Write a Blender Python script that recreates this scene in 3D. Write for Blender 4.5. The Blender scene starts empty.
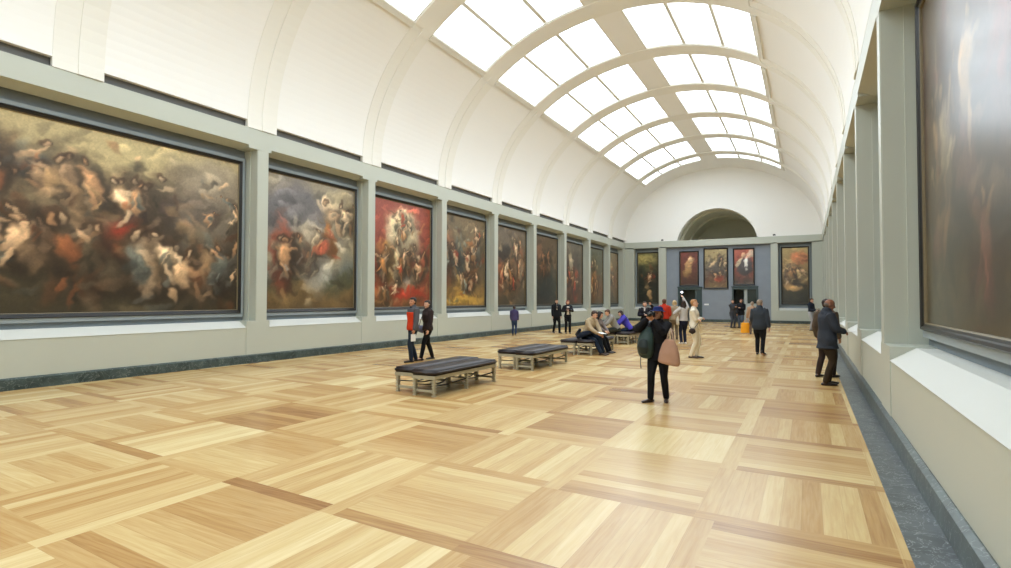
import bpy, bmesh, math, random
import numpy as np
from mathutils import Vector, Matrix

SC = bpy.context.scene
COL = SC.collection
# ------------------------------------------------------------------ camera
H_EYE = 1.72
YAW, PITCH, ROLL = 0.4897, 0.0264, 0.0019
F_PX = 567.0
fwd = Vector((-math.sin(YAW)*math.cos(PITCH), math.cos(YAW)*math.cos(PITCH), math.sin(PITCH)))
rgt = Vector((math.cos(YAW), math.sin(YAW), 0.0))
upv = rgt.cross(fwd)
r2 = rgt*math.cos(ROLL) + upv*math.sin(ROLL)
u2 = -rgt*math.sin(ROLL) + upv*math.cos(ROLL)
cam_data = bpy.data.cameras.new('camera')
cam = bpy.data.objects.new('camera', cam_data)
COL.objects.link(cam)
M = Matrix.Identity(4)
for i in range(3):
    M[i][0] = r2[i]; M[i][1] = u2[i]; M[i][2] = -fwd[i]
M[0][3], M[1][3], M[2][3] = 0.0, 0.0, H_EYE
cam.matrix_world = M
cam_data.sensor_width = 36.0
cam_data.lens = F_PX/1011.0*36.0
cam_data.clip_start = 0.05
cam_data.clip_end = 200
SC.camera = cam
# ------------------------------------------------------------------ world, light level
W = bpy.data.worlds.new('world'); SC.world = W; W.use_nodes = True
W.node_tree.nodes['Background'].inputs[0].default_value = (0.75, 0.85, 1.0, 1)
W.node_tree.nodes['Background'].inputs[1].default_value = 0.6
PANE_STRENGTH = 4.5
SC.view_settings.view_transform = 'Standard'
SC.view_settings.look = 'None'
SC.view_settings.gamma = 1.0
SC.view_settings.use_curve_mapping = False
SC.view_settings.exposure = 0.0
SC.cycles.max_bounces = 8
SC.cycles.diffuse_bounces = 6
SC.cycles.glossy_bounces = 3
SC.cycles.use_denoising = True
SC.cycles.caustics_reflective = False
SC.cycles.caustics_refractive = False

# ------------------------------------------------------------------ helpers
def lin(r, g, b):
    f = lambda c: (c/255/12.92 if c/255 <= 0.04045 else ((c/255+0.055)/1.055)**2.4)
    return (f(r), f(g), f(b), 1.0)

def mat(name, rgb, rough=0.7, spec=0.3, noise=0.0, nscale=8.0, bump=0.0, bscale=60.0, metallic=0.0, coat=0.0, sheen=0.0):
    m = bpy.data.materials.new(name); m.use_nodes = True
    nt = m.node_tree; b = nt.nodes['Principled BSDF']
    c = lin(*rgb)
    b.inputs['Roughness'].default_value = rough
    b.inputs['Specular IOR Level'].default_value = spec
    b.inputs['Metallic'].default_value = metallic
    if coat: b.inputs['Coat Weight'].default_value = coat; b.inputs['Coat Roughness'].default_value = 0.15
    if sheen: b.inputs['Sheen Weight'].default_value = sheen
    tc = nt.nodes.new('ShaderNodeTexCoord')
    n = nt.nodes.new('ShaderNodeTexNoise'); n.inputs['Scale'].default_value = nscale; n.inputs['Detail'].default_value = 4
    nt.links.new(tc.outputs['Object'], n.inputs['Vector'])
    mx = nt.nodes.new('ShaderNodeMix'); mx.data_type = 'RGBA'
    mx.inputs['A'].default_value = tuple(x*(1-noise) for x in c[:3])+(1,)
    mx.inputs['B'].default_value = tuple(min(1, x*(1+noise)) for x in c[:3])+(1,)
    nt.links.new(n.outputs['Fac'], mx.inputs['Factor'])
    nt.links.new(mx.outputs['Result'], b.inputs['Base Color'])
    if bump:
        n2 = nt.nodes.new('ShaderNodeTexNoise'); n2.inputs['Scale'].default_value = bscale
        nt.links.new(tc.outputs['Object'], n2.inputs['Vector'])
        bp = nt.nodes.new('ShaderNodeBump'); bp.inputs['Strength'].default_value = bump; bp.inputs['Distance'].default_value = 0.01
        nt.links.new(n2.outputs['Fac'], bp.inputs['Height'])
        nt.links.new(bp.outputs['Normal'], b.inputs['Normal'])
    return m

def link(name, bm, m, parent=None, smooth=False, kind=None):
    me = bpy.data.meshes.new(name)
    bmesh.ops.recalc_face_normals(bm, faces=bm.faces)
    bm.to_mesh(me); bm.free()
    if m: me.materials.append(m)
    if smooth:
        for p in me.polygons: p.use_smooth = True
    o = bpy.data.objects.new(name, me); COL.objects.link(o)
    if parent: o.parent = parent
    if kind: o['kind'] = kind
    return o

def box(bm, x0, x1, y0, y1, z0, z1):
    vs = [bm.verts.new((x, y, z)) for z in (z0, z1) for y in (y0, y1) for x in (x0, x1)]
    for f in ((0,2,3,1), (4,5,7,6), (0,1,5,4), (2,6,7,3), (0,4,6,2), (1,3,7,5)):
        bm.faces.new([vs[i] for i in f])

def prism(bm, prof, axis, a0, a1):
    """closed profile extruded; axis 'y': prof=(x,z); axis 'x': prof=(y,z)"""
    def P(p, a): return (p[0], a, p[1]) if axis == 'y' else (a, p[0], p[1])
    A = [bm.verts.new(P(p, a0)) for p in prof]; B = [bm.verts.new(P(p, a1)) for p in prof]
    n = len(prof)
    for i in range(n):
        j = (i+1) % n
        bm.faces.new((A[i], A[j], B[j], B[i]))
    bm.faces.new(A); bm.faces.new(B[::-1])

def thing(name, label, cat, loc=(0, 0, 0), rz=0.0, group=None):
    o = bpy.data.objects.new(name, None); COL.objects.link(o)
    o.location = loc; o.rotation_euler = (0, 0, rz)
    o['label'] = label; o['category'] = cat
    if group: o['group'] = group
    return o

def tag(o, label, cat, group=None, kind=None):
    o['label'] = label; o['category'] = cat
    if group: o['group'] = group
    if kind: o['kind'] = kind
    return o

# ------------------------------------------------------------------ room numbers
XL, XR = -13.14, 0.92
Y0, D = -11.3, 45.36  # unseen near end set further back to add light on the pier faces
XC = (XL+XR)/2
ZE0, ZE1 = 5.84, 6.30          # entablature
SK = 0.227                     # marble skirting
SILL0, SILL1 = 0.94, 1.11
VA, VB, VZ = 7.03, 5.277, 6.461
PIT = 4.4
PIERS_L = [10.42+PIT*k for k in range(-4, 8)]
PIERS_R = [9.13+PIT*k for k in range(-4, 9)]
RIBS = [10.20+4.43*k for k in range(-4, 8)]
DEP = 0.50

# ------------------------------------------------------------------ materials
m_wall = mat('sage_paint', (186, 190, 178), 0.38, 0.5, 0.02, 1.5)
m_sill = mat('lit_sill_paint', (206, 207, 200), 0.5, 0.3, 0.01, 2)  # wall paint made whiter: light on upward faces put into the colour
m_niche = mat('blue_grey_fabric', (134, 143, 148), 0.8, 0.15, 0.04, 20)
m_liner = mat('grey_liner_paint', (152, 162, 166), 0.45, 0.35, 0.02, 4)
m_vault = mat('cream_plaster', (243, 242, 238), 0.85, 0.1, 0.012, 0.6)
m_beam = mat('cream_beam_plaster', (238, 236, 228), 0.8, 0.1, 0.012, 0.6)
m_slot = mat('plain_dark_grey', (104, 104, 102), 0.6, 0.3)
m_bluewall = mat('slate_blue_cloth_wall', (142, 150, 160), 0.85, 0.1, 0.10, 2.2)
m_olive = mat('olive_grey_plaster', (236, 232, 214), 0.8, 0.1, 0.03, 2)
m_bar = mat('pale_glazing_bar', (225, 223, 214), 0.6, 0.2)
m_dark_frame = mat('black_lacquered_wood', (26, 25, 24), 0.35, 0.5, 0.1, 6)
m_lip = mat('worn_gilt_slip', (120, 108, 82), 0.4, 0.4, 0.15, 30)
m_door = mat('dark_teal_door_paint', (62, 78, 80), 0.4, 0.4)
m_dark_room = mat('dim_passage_paint', (150, 160, 160), 0.8, 0.1)
m_post = mat('pale_grey_post', (170, 178, 176), 0.6, 0.2)

def glass_emit():
    m = bpy.data.materials.new('frosted_daylight_glass'); m.use_nodes = True
    b = m.node_tree.nodes['Principled BSDF']
    b.inputs['Base Color'].default_value = (0.9, 0.9, 0.9, 1)
    b.inputs['Roughness'].default_value = 0.6
    b.inputs['Emission Color'].default_value = (0.80, 0.92, 1.04, 1)
    b.inputs['Emission Strength'].default_value = PANE_STRENGTH
    return m
m_pane = glass_emit()

def marble(name, c0, c1, vein):
    m = bpy.data.materials.new(name); m.use_nodes = True
    nt = m.node_tree; b = nt.nodes['Principled BSDF']
    tc = nt.nodes.new('ShaderNodeTexCoord')
    n = nt.nodes.new('ShaderNodeTexNoise'); n.inputs['Scale'].default_value = 2.6; n.inputs['Detail'].default_value = 8; n.inputs['Distortion'].default_value = 1.2
    nt.links.new(tc.outputs['Object'], n.inputs['Vector'])
    r = nt.nodes.new('ShaderNodeValToRGB'); e = r.color_ramp.elements
    e[0].position = 0.3; e[0].color = lin(*c0); e[1].position = 0.72; e[1].color = lin(*c1)
    nt.links.new(n.outputs['Fac'], r.inputs['Fac'])
    v = nt.nodes.new('ShaderNodeTexNoise'); v.inputs['Scale'].default_value = 3.5; v.inputs['Detail'].default_value = 5; v.inputs['Distortion'].default_value = 2.5
    nt.links.new(tc.outputs['Object'], v.inputs['Vector'])
    r2_ = nt.nodes.new('ShaderNodeValToRGB'); e = r2_.color_ramp.elements
    e[0].position = 0.485; e[0].color = (0, 0, 0, 1); e[1].position = 0.5; e[1].color = (1, 1, 1, 1)
    x = e.new(0.515); x.color = (0, 0, 0, 1)
    nt.links.new(v.outputs['Fac'], r2_.inputs['Fac'])
    v2 = nt.nodes.new('ShaderNodeTexNoise'); v2.inputs['Scale'].default_value = 1.7
    nt.links.new(tc.outputs['Object'], v2.inputs['Vector'])
    mlt = nt.nodes.new('ShaderNodeMath'); mlt.operation = 'MULTIPLY'
    nt.links.new(r2_.outputs['Color'], mlt.inputs[0]); nt.links.new(v2.outputs['Fac'], mlt.inputs[1])
    mx = nt.nodes.new('ShaderNodeMix'); mx.data_type = 'RGBA'
    nt.links.new(mlt.outputs[0], mx.inputs['Factor']); nt.links.new(r.outputs['Color'], mx.inputs['A']); mx.inputs['B'].default_value = lin(*vein)
    nt.links.new(mx.outputs['Result'], b.inputs['Base Color'])
    b.inputs['Roughness'].default_value = 0.32; b.inputs['Specular IOR Level'].default_value = 0.5
    return m
m_marble = marble('dark_green_veined_marble', (36, 50, 50), (76, 90, 88), (165, 172, 166))
m_marble2 = marble('grey_veined_marble', (54, 62, 66), (92, 100, 104), (196, 202, 202))

def parquet():
    m = bpy.data.materials.new('oak_panel_parquet'); m.use_nodes = True
    nt = m.node_tree; b = nt.nodes['Principled BSDF']; L = nt.links.new
    def mth(op, a, c=None, d=None):
        n = nt.nodes.new('ShaderNodeMath'); n.operation = op
        for i, v in enumerate((a, c, d)):
            if v is None: continue
            if isinstance(v, (int, float)): n.inputs[i].default_value = v
            else: L(v, n.inputs[i])
        return n.outputs[0]
    tc = nt.nodes.new('ShaderNodeTexCoord'); s = nt.nodes.new('ShaderNodeSeparateXYZ'); L(tc.outputs['Object'], s.inputs[0])
    X, Y = s.outputs[0], s.outputs[1]
    PX, PY = 1.35, 1.50
    yy = mth('ADD', Y, mth('MULTIPLY', mth('ADD', X, 0.7), 0.07))
    u = mth('DIVIDE', mth('ADD', X, 0.82), PX)          # strip starts at X=-0.82
    v = mth('DIVIDE', mth('SUBTRACT', yy, 4.69), PY)
    cu, cv = mth('FLOOR', u), mth('FLOOR', v)
    fu, fv = mth('SUBTRACT', u, cu), mth('SUBTRACT', v, cv)
    su = mth('LESS_THAN', fu, 0.12); sv = mth('LESS_THAN', fv, 0.11)
    par = mth('MODULO', mth('ABSOLUTE', mth('ADD', cu, cv)), 2.0)
    par = mth('LESS_THAN', par, 0.5)
    # type: 1 = planks run along Y (indexed by u)
    inner = mth('SUBTRACT', 1.0, mth('MAXIMUM', su, sv))
    # strips: the Y strip wins in odd cells, the X strip in even cells at crossings
    runY = mth('ADD', mth('MULTIPLY', inner, par), mth('MULTIPLY', mth('SUBTRACT', 1.0, inner), mth('MULTIPLY', su, mth('SUBTRACT', 1.0, mth('MULTIPLY', sv, par)))))
    runY = mth('GREATER_THAN', runY, 0.5)
    iu = mth('FLOOR', mth('MULTIPLY', mth('DIVIDE', mth('SUBTRACT', fu, 0.12), 0.88), 8.0))
    iv = mth('FLOOR', mth('MULTIPLY', mth('DIVIDE', mth('SUBTRACT', fv, 0.11), 0.89), 8.0))
    idx = mth('ADD', mth('MULTIPLY', runY, iu), mth('MULTIPLY', mth('SUBTRACT', 1.0, runY), mth('ADD', iv, 20.0)))
    strip = mth('MAXIMUM', su, sv)
    idx = mth('ADD', mth('MULTIPLY', inner, idx), mth('MULTIPLY', strip, mth('ADD', 50.0, runY)))
    cmb = nt.nodes.new('ShaderNodeCombineXYZ'); L(cu, cmb.inputs[0]); L(cv, cmb.inputs[1]); L(idx, cmb.inputs[2])
    wn = nt.nodes.new('ShaderNodeTexWhiteNoise'); wn.noise_dimensions = '3D'; L(cmb.outputs[0], wn.inputs['Vector'])
    cmb2 = nt.nodes.new('ShaderNodeCombineXYZ'); L(cu, cmb2.inputs[0]); L(cv, cmb2.inputs[1]); L(mth('MULTIPLY', inner, 7.0), cmb2.inputs[2])
    wn2 = nt.nodes.new('ShaderNodeTexWhiteNoise'); wn2.noise_dimensions = '3D'; L(cmb2.outputs[0], wn2.inputs['Vector'])
    # panel bias + plank variation + lighter Y planks, view-dependent gloss put into the colour
    t = mth('ADD', mth('MULTIPLY', wn.outputs['Value'], 0.42), mth('MULTIPLY', wn2.outputs['Value'], 0.30))
    t = mth('ADD', t, mth('MULTIPLY', runY, 0.17))
    # wood grain stretched along plank
    def grain(sx, sy):
        mp = nt.nodes.new('ShaderNodeMapping'); mp.inputs['Scale'].default_value = (sx, sy, 1); L(tc.outputs['Object'], mp.inputs['Vector'])
        ad = nt.nodes.new('ShaderNodeVectorMath'); ad.operation = 'ADD'; L(mp.outputs[0], ad.inputs[0])
        sc_ = nt.nodes.new('ShaderNodeVectorMath'); sc_.operation = 'SCALE'; L(wn.outputs['Color'], sc_.inputs[0]); sc_.inputs['Scale'].default_value = 20
        L(sc_.outputs[0], ad.inputs[1])
        n = nt.nodes.new('ShaderNodeTexNoise'); n.inputs['Scale'].default_value = 1.0; n.inputs['Detail'].default_value = 6; n.inputs['Distortion'].default_value = 0.6
        L(ad.outputs[0], n.inputs['Vector']); return n.outputs['Fac']
    g = nt.nodes.new('ShaderNodeMix'); g.data_type = 'FLOAT'
    L(runY, g.inputs['Factor']); L(grain(2.0, 34.0), g.inputs['A']); L(grain(34.0, 2.0), g.inputs['B'])
    t = mth('ADD', t, mth('MULTIPLY', mth('SUBTRACT', g.outputs['Result'], 0.5), 0.55))
    ramp = nt.nodes.new('ShaderNodeValToRGB'); e = ramp.color_ramp.elements
    e[0].position = 0.0; e[0].color = lin(*WOOD[0]); e[1].position = 0.95; e[1].color = lin(*WOOD[3])
    x = e.new(0.3); x.color = lin(*WOOD[1]); x = e.new(0.6); x.color = lin(*WOOD[2])
    L(t, ramp.inputs['Fac'])
    # fine joints
    ed = lambda f, n_: mth('LESS_THAN', mth('FRACT', mth('MULTIPLY', f, n_)), 0.02)
    j = mth('ADD', mth('MULTIPLY', runY, ed(mth('DIVIDE', mth('SUBTRACT', fu, 0.12), 0.88), 8.0)), mth('MULTIPLY', mth('SUBTRACT', 1.0, runY), ed(mth('DIVIDE', mth('SUBTRACT', fv, 0.11), 0.89), 8.0)))
    mx = nt.nodes.new('ShaderNodeMix'); mx.data_type = 'RGBA'; mx.blend_type = 'MULTIPLY'
    L(mth('MULTIPLY', j, 0.35), mx.inputs['Factor']); L(ramp.outputs['Color'], mx.inputs['A']); mx.inputs['B'].default_value = (0.45, 0.33, 0.22, 1)
    L(mx.outputs['Result'], b.inputs['Base Color'])
    b.inputs['Roughness'].default_value = 0.27
    b.inputs['Specular IOR Level'].default_value = 0.5
    return m
WOOD = [(144, 100, 56), (184, 145, 90), (206, 177, 122), (226, 206, 156)]
m_floor = parquet()

# ------------------------------------------------------------------ floor
bm = bmesh.new(); box(bm, XL-0.4, 0.592, Y0-0.5, D+0.6, -0.1, 0.0)
link('floor', bm, m_floor, kind='structure')
bm = bmesh.new(); box(bm, 0.592, XR+0.4, Y0-0.5, D+0.6, -0.1, 0.0)
link('trim_1', bm, m_marble2, kind='structure')      # marble floor border

# ------------------------------------------------------------------ long walls
def long_wall(side, xf, d, piers, skipped, sh0, sh1, grow=0.0):
    P = lambda dep: xf + d*dep
    def bxd(bm, d0, d1, y0, y1, z0, z1):
        a, b_ = sorted((P(d0), P(d1))); box(bm, a, b_, y0, y1, z0, z1)
    bm = bmesh.new()
    bxd(bm, DEP, DEP+0.3, Y0-0.3, D+0.8, 0, ZE1+0.9)
    wall = link('wall_'+side, bm, m_niche, kind='structure')
    bm = bmesh.new(); bxd(bm, 0.012, DEP, Y0, D, 0, SILL0)
    link('dado', bm, m_wall, wall)
    # skirting with a chamfered top, standing slightly proud
    bm = bmesh.new()
    prism(bm, [(P(0.1), 0), (P(-0.055), 0), (P(-0.045), SK-0.03), (P(0.0), SK), (P(0.1), SK)], 'y', Y0, D)
    link('baseboard_'+side, bm, m_marble, kind='structure')
    edges = []
    for c in piers:
        if skipped and abs(c-skipped) < 0.1: continue
        edges.append((c-0.36, c+0.36+grow))
    lo = [(Y0, edges[0][0])] if edges[0][0] > Y0 else []
    bays = lo+[(a[1], b_[0]) for a, b_ in zip(edges, edges[1:])]
    end_c = D-0.36
    if end_c-edges[-1][1] > 0.3: bays.append((edges[-1][1], end_c))
    # sills
    global TN
    for y0, y1 in bays:
        bm = bmesh.new()
        prism(bm, [(P(0.0), SILL0), (P(0.28), SILL1), (P(DEP), SILL1), (P(DEP), SILL0)], 'y', y0, y1)
        link('sill', bm, m_sill, wall)
        bm = bmesh.new()
        prism(bm, [(P(0), ZE0), (P(0), ZE1), (P(0.33), ZE1), (P(0.33), ZE0-0.11), (P(0.30), ZE0-0.11)], 'y', y0, y1)
        link('architrave', bm, m_wall, wall)
    bm = bmesh.new(); bxd(bm, 0.34, DEP+0.02, Y0, D, ZE1-0.1, ZE1)
    link('cornice_top', bm, m_wall, wall)
    # piers
    def pier(e0, e1, corner=False):
        c = e0+0.36
        bm = bmesh.new(); bxd(bm, 0, DEP, e0, e1, 0, SILL1+0.01)
        pr = link('pilaster', bm, m_wall, wall)
        bm = bmesh.new()
        if corner:
            bxd(bm, 0.0, DEP, e0, e1, SILL1+0.01, ZE1)
            link('shaft', bm, m_wall, pr)
        else:
            bxd(bm, 0.004, DEP, c+sh0, c+sh1, SILL1+0.01, ZE0-0.08)
            bmesh.ops.bevel(bm, geom=[e for e in bm.edges if abs(e.verts[0].co.x-P(0.004)) < 1e-4 and abs(e.verts[1].co.x-P(0.004)) < 1e-4 and abs(e.verts[0].co.z-e.verts[1].co.z) > 1], offset=0.012, segments=2, affect='EDGES')
            bxd(bm, 0.28, DEP, c+sh0-0.03, c+sh1+0.03, SILL1+0.01, ZE0-0.08)
            link('shaft', bm, m_wall, pr)
            bm = bmesh.new(); bxd(bm, 0.0, DEP, e0, e1, ZE0-0.08, ZE1)
            link('abacus', bm, m_wall, pr)
    for e0, e1 in edges: pier(e0, e1)
    pier(end_c, D, True)
    return wall, bays

wall_l, bays_l = long_wall('left', XL, -1, PIERS_L, 6.02, -0.08, 0.28)
wall_r, bays_r = long_wall('right', XR, 1, PIERS_R, 4.73, 0.25, 0.58, 0.26)

# liners around each picture: slim raised grey moulding on the niche back
def liner(parent, xf, d, y0, y1, z0, z1):
    P = lambda dep: xf+d*dep
    w = 0.09
    for (a, b_, c, e) in ((y0-w, y1+w, z1, z1+w), (y0-w, y1+w, z0-w, z0), (y0-w, y0, z0, z1), (y1, y1+w, z0, z1)):
        bm = bmesh.new(); xa, xb = sorted((P(0.42), P(DEP+0.01))); box(bm, xa, xb, a, b_, c, e)
        link('liner', bm, m_liner, parent)

# ------------------------------------------------------------------ far wall
def far_wall():
    P = lambda dep: D+dep
    bm = bmesh.new(); box(bm, XL-0.8, XR+0.8, P(DEP), P(DEP+0.3), 0, 0.5)
    # built round the two doorways: doors X -8.98..-7.18 and -5.02..-3.23, up to 2.62
    for a, b_ in ((XL-0.8, -8.98), (-7.18, -5.02), (-3.23, XR+0.8)):
        box(bm, a, b_, P(DEP), P(DEP+0.3), 0, 2.62)
    box(bm, XL-0.8, XR+0.8, P(DEP), P(DEP+0.3), 2.62, ZE1)
    bm.free()
    bm = bmesh.new()
    for a, b_ in ((XL-0.8, -8.98), (-7.18, -5.02), (-3.23, XR+0.8)):
        box(bm, a, b_, P(DEP), P(DEP+0.3), 0, 2.62)
    box(bm, XL-0.8, XR+0.8, P(DEP), P(DEP+0.3), 2.62, ZE1)
    wall = link('wall_far', bm, m_niche, kind='structure')
    # blue cloth field
    bm = bmesh.new()
    for a, b_ in ((-9.85, -8.98), (-7.18, -5.02), (-3.23, -2.35)): box(bm, a, b_, P(0.3), P(DEP), 0, 2.62)
    box(bm, -9.85, -2.35, P(0.3), P(DEP), 2.62, ZE0+0.05)
    link('cloth_field', bm, m_bluewall, wall)
    for x0, x1 in ((XL, -12.38), (-10.42, -9.85), (-2.35, -1.87), (0.29, XR)):
        bm = bmesh.new(); box(bm, x0, x1, P(0), P(DEP), 0, ZE0-0.05)
        if x0 == XL: box(bm, x0, x0+0.28, P(-0.06), P(0.0), 0, ZE0-0.05)
        if x1 == XR: box(bm, x1-0.22, x1, P(-0.06), P(0.0), 0, ZE0-0.05)
        link('pilaster', bm, m_wall, wall)
    for x0, x1 in ((-12.38, -10.42), (-1.87, 0.29)):
        bm = bmesh.new(); box(bm, x0, x1, P(0.01), P(DEP), 0, SILL0)
        link('dado', bm, m_wall, wall)
        bm = bmesh.new(); prism(bm, [(P(0.0), SILL0), (P(0.28), SILL1), (P(DEP), SILL1), (P(DEP), SILL0)], 'x', x0, x1)
        link('sill', bm, m_sill, wall)
    bm = bmesh.new(); box(bm, XL, XR, P(-0.02), P(DEP), ZE0+0.02, ZE1)
    for x0, x1 in ((-12.38, -10.42), (-1.87, 0.29), (-9.85, -2.35)):
        box(bm, x0-0.1, x1+0.1, P(-0.05), P(0.30), ZE0-0.03, ZE0+0.02)
    link('entablature', bm, m_wall, wall)
    bm = bmesh.new()
    for a, b_ in ((XL, -9.85), (-2.35, XR)): box(bm, a, b_, P(-0.04), P(0.02), 0, 0.2)
    for a, b_ in ((-9.85, -8.98), (-7.18, -5.02), (-3.23, -2.35)): box(bm, a, b_, P(0.26), P(0.3), 0, 0.2)
    link('baseboard_far', bm, m_marble, kind='structure')
    # upper wall with arch
    bm = bmesh.new(); n = 48
    ax, az, ar = -6.1, 5.71, 2.94
    def ring(fn): return [fn(math.pi*i/n) for i in range(n+1)]
    out = ring(lambda t: (XC-(VA+0.3)*math.cos(t), max(6.2, VZ-0.45+(VB+0.75)*math.sin(t))))
    inn = ring(lambda t: (ax-ar*math.cos(t), max(6.24, az+ar*math.sin(t))))
    mid = ring(lambda t: (ax-4.2*math.cos(t), max(6.24, 5.25+4.2*math.sin(t))))
    def strip(bm, A, B, y):
        va = [bm.verts.new((p[0], y, p[1])) for p in A]; vb = [bm.verts.new((p[0], y, p[1])) for p in B]
        for i in range(n):
            try: bm.faces.new((va[i], va[i+1], vb[i+1], vb[i]))
            except ValueError: pass
        return va, vb
    y = D+0.16
    a, b_ = strip(bm, out, mid, y); c, e = strip(bm, mid, inn, y-0.09)
    for i in range(n): bm.faces.new((b_[i], b_[i+1], c[i+1], c[i]))
    f = [bm.verts.new((p[0], y+0.45, p[1])) for p in inn]
    for i in range(n): bm.faces.new((e[i], e[i+1], f[i+1], f[i]))
    link('wall_far_upper', bm, m_vault, wall)
    # the dim vaulted bay seen through the arch
    bm = bmesh.new()
    segs = [(0.45, 0), (2.4, 0), (2.4, 0.16), (3.0, 0.16), (3.0, 0), (5.6, 0), (5.6, 0.16), (6.2, 0.16), (6.2, 0.0), (9.0, 0.0)]
    prev = None
    for dy, sh in segs:
        R_ = ar+0.25-sh
        cur = [bm.verts.new((ax-R_*math.cos(math.pi*i/n), y+dy, az+R_*math.sin(math.pi*i/n))) for i in range(n+1)]
        if prev:
            for i in range(n): bm.faces.new((prev[i], prev[i+1], cur[i+1], cur[i]))
        else:
            base = [bm.verts.new((ax-(ar-0.02)*math.cos(math.pi*i/n), y+0.45, az+(ar-0.02)*math.sin(math.pi*i/n))) for i in range(n+1)]
            for i in range(n): bm.faces.new((base[i], base[i+1], cur[i+1], cur[i]))
        prev = cur
    bm.faces.new(prev)
    fl = [bm.verts.new(p) for p in ((ax-3.3, y+0.45, az), (ax+3.3, y+0.45, az), (ax+3.3, y+9, az), (ax-3.3, y+9, az))]
    bm.faces.new(fl)
    link('arch_recess', bm, m_olive, wall)
    return wall
wall_far = far_wall()

# doorways
def doorway(n, x0, x1, post):
    y = D+0.22
    bm = bmesh.new()
    box(bm, x0, x0+0.10, y, y+0.5, 0, 2.62); box(bm, x1-0.10, x1, y, y+0.5, 0, 2.62); box(bm, x0+0.10, x1-0.10, y, y+0.5, 2.47, 2.62)
    box(bm, x0-0.04, x1+0.04, y-0.04, y+0.02, 2.62, 2.70)
    dr = link('door_%d' % n, bm, m_door, kind='structure')
    bm = bmesh.new()   # passage behind
    box(bm, x0-0.1, x1+0.1, y+3.0, y+3.1, 0, 2.9); box(bm, x0-0.2, x0-0.1, y+0.6, y+3.1, 0, 2.9)
    box(bm, x1+0.1, x1+0.2, y+0.6, y+3.1, 0, 2.9); box(bm, x0-0.2, x1+0.2, y+0.6, y+3.1, 2.9, 3.0)
    box(bm, x0-0.2, x1+0.2, y+0.38, y+3.1, -0.1, 0.0)
    link('passage', bm, m_dark_room, dr)
    if post:
        bm = bmesh.new(); xm = x0+0.83
        box(bm, xm, xm+0.22, y+0.12, y+0.3, 0, 2.47)
        box(bm, xm+0.22, x1-0.10, y+0.16, y+0.26, 0, 1.42)
        link('post', bm, m_post, dr)
        bm = bmesh.new(); box(bm, xm+0.22, x1-0.1, y+0.19, y+0.22, 1.42, 2.47)
        g = link('pane', bm, m_darkglass, dr)
    else:
        bm = bmesh.new(); box(bm, x1-0.52, x1-0.42, y+0.1, y+0.3, 0, 2.47); box(bm, x1-0.42, x1-0.10, y+0.16, y+0.24, 0, 2.47)
        link('door_leaf', bm, m_door, dr)
    return dr
m_darkglass = mat('dark_green_glass', (34, 48, 46), 0.1, 0.5)
doorway(1, -8.98, -7.18, False)
doorway(2, -5.02, -3.23, True)
# small lamp glowing in the first doorway
m_lamp = bpy.data.materials.new('warm_lamp_glow'); m_lamp.use_nodes = True
_b = m_lamp.node_tree.nodes['Principled BSDF']; _b.inputs['Emission Color'].default_value = (0.9, 0.95, 1, 1); _b.inputs['Emission Strength'].default_value = 6
bm = bmesh.new(); bmesh.ops.create_uvsphere(bm, u_segments=12, v_segments=8, radius=0.085)
for v in bm.verts: v.co.z *= 0.8
o = link('lamp_globe', bm, m_lamp, smooth=True); o.location = (-8.72, D+0.45, 2.28)
bm = bmesh.new(); box(bm, -0.015, 0.015, -0.015, 0.015, 0.06, 0.19); link('stem', bm, m_slot, o)
tag(o, 'small glowing white lamp hanging in the left dark doorway of the far wall', 'lamp')
# wall caption plate
bm = bmesh.new(); box(bm, -0.17, 0.17, -0.012, 0.0, -0.06, 0.06); bmesh.ops.bevel(bm, geom=bm.edges[:], offset=0.004, segments=1, affect='EDGES')
o = link('wall_caption', bm, mat('white_plastic_plate', (235, 238, 240), 0.4)); o.location = (-6.86, D+0.3, 1.33)
tag(o, 'small white caption plate on the blue far wall right of the left doorway', 'sign')
# little black spotlights on the far entablature
m_blk = mat('matt_black_metal', (28, 28, 30), 0.5, 0.4)
for x, w in ((-10.13, 'left'), (-2.11, 'right')):
    bm = bmesh.new(); box(bm, -0.09, 0.09, -0.10, 0.08, 0.05, 0.17); bmesh.ops.bevel(bm, geom=bm.edges[:], offset=0.02, segments=2, affect='EDGES')
    o = link('spotlight', bm, m_blk); o.location = (x, D+0.15, ZE1)
    bm = bmesh.new(); box(bm, -0.03, 0.03, -0.03, 0.03, 0, 0.06); link('bracket', bm, m_blk, o)
    tag(o, 'small black spotlight on the far cornice, %s of the dark arch' % w, 'spotlight', 'spotlights on the far cornice')

# unseen near wall behind the camera, made pale to brighten the pier faces
bm = bmesh.new(); box(bm, XL-0.8, XR+0.8, Y0-0.3, Y0, 0, 12.2)
link('wall_near', bm, m_vault, kind='structure')

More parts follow.
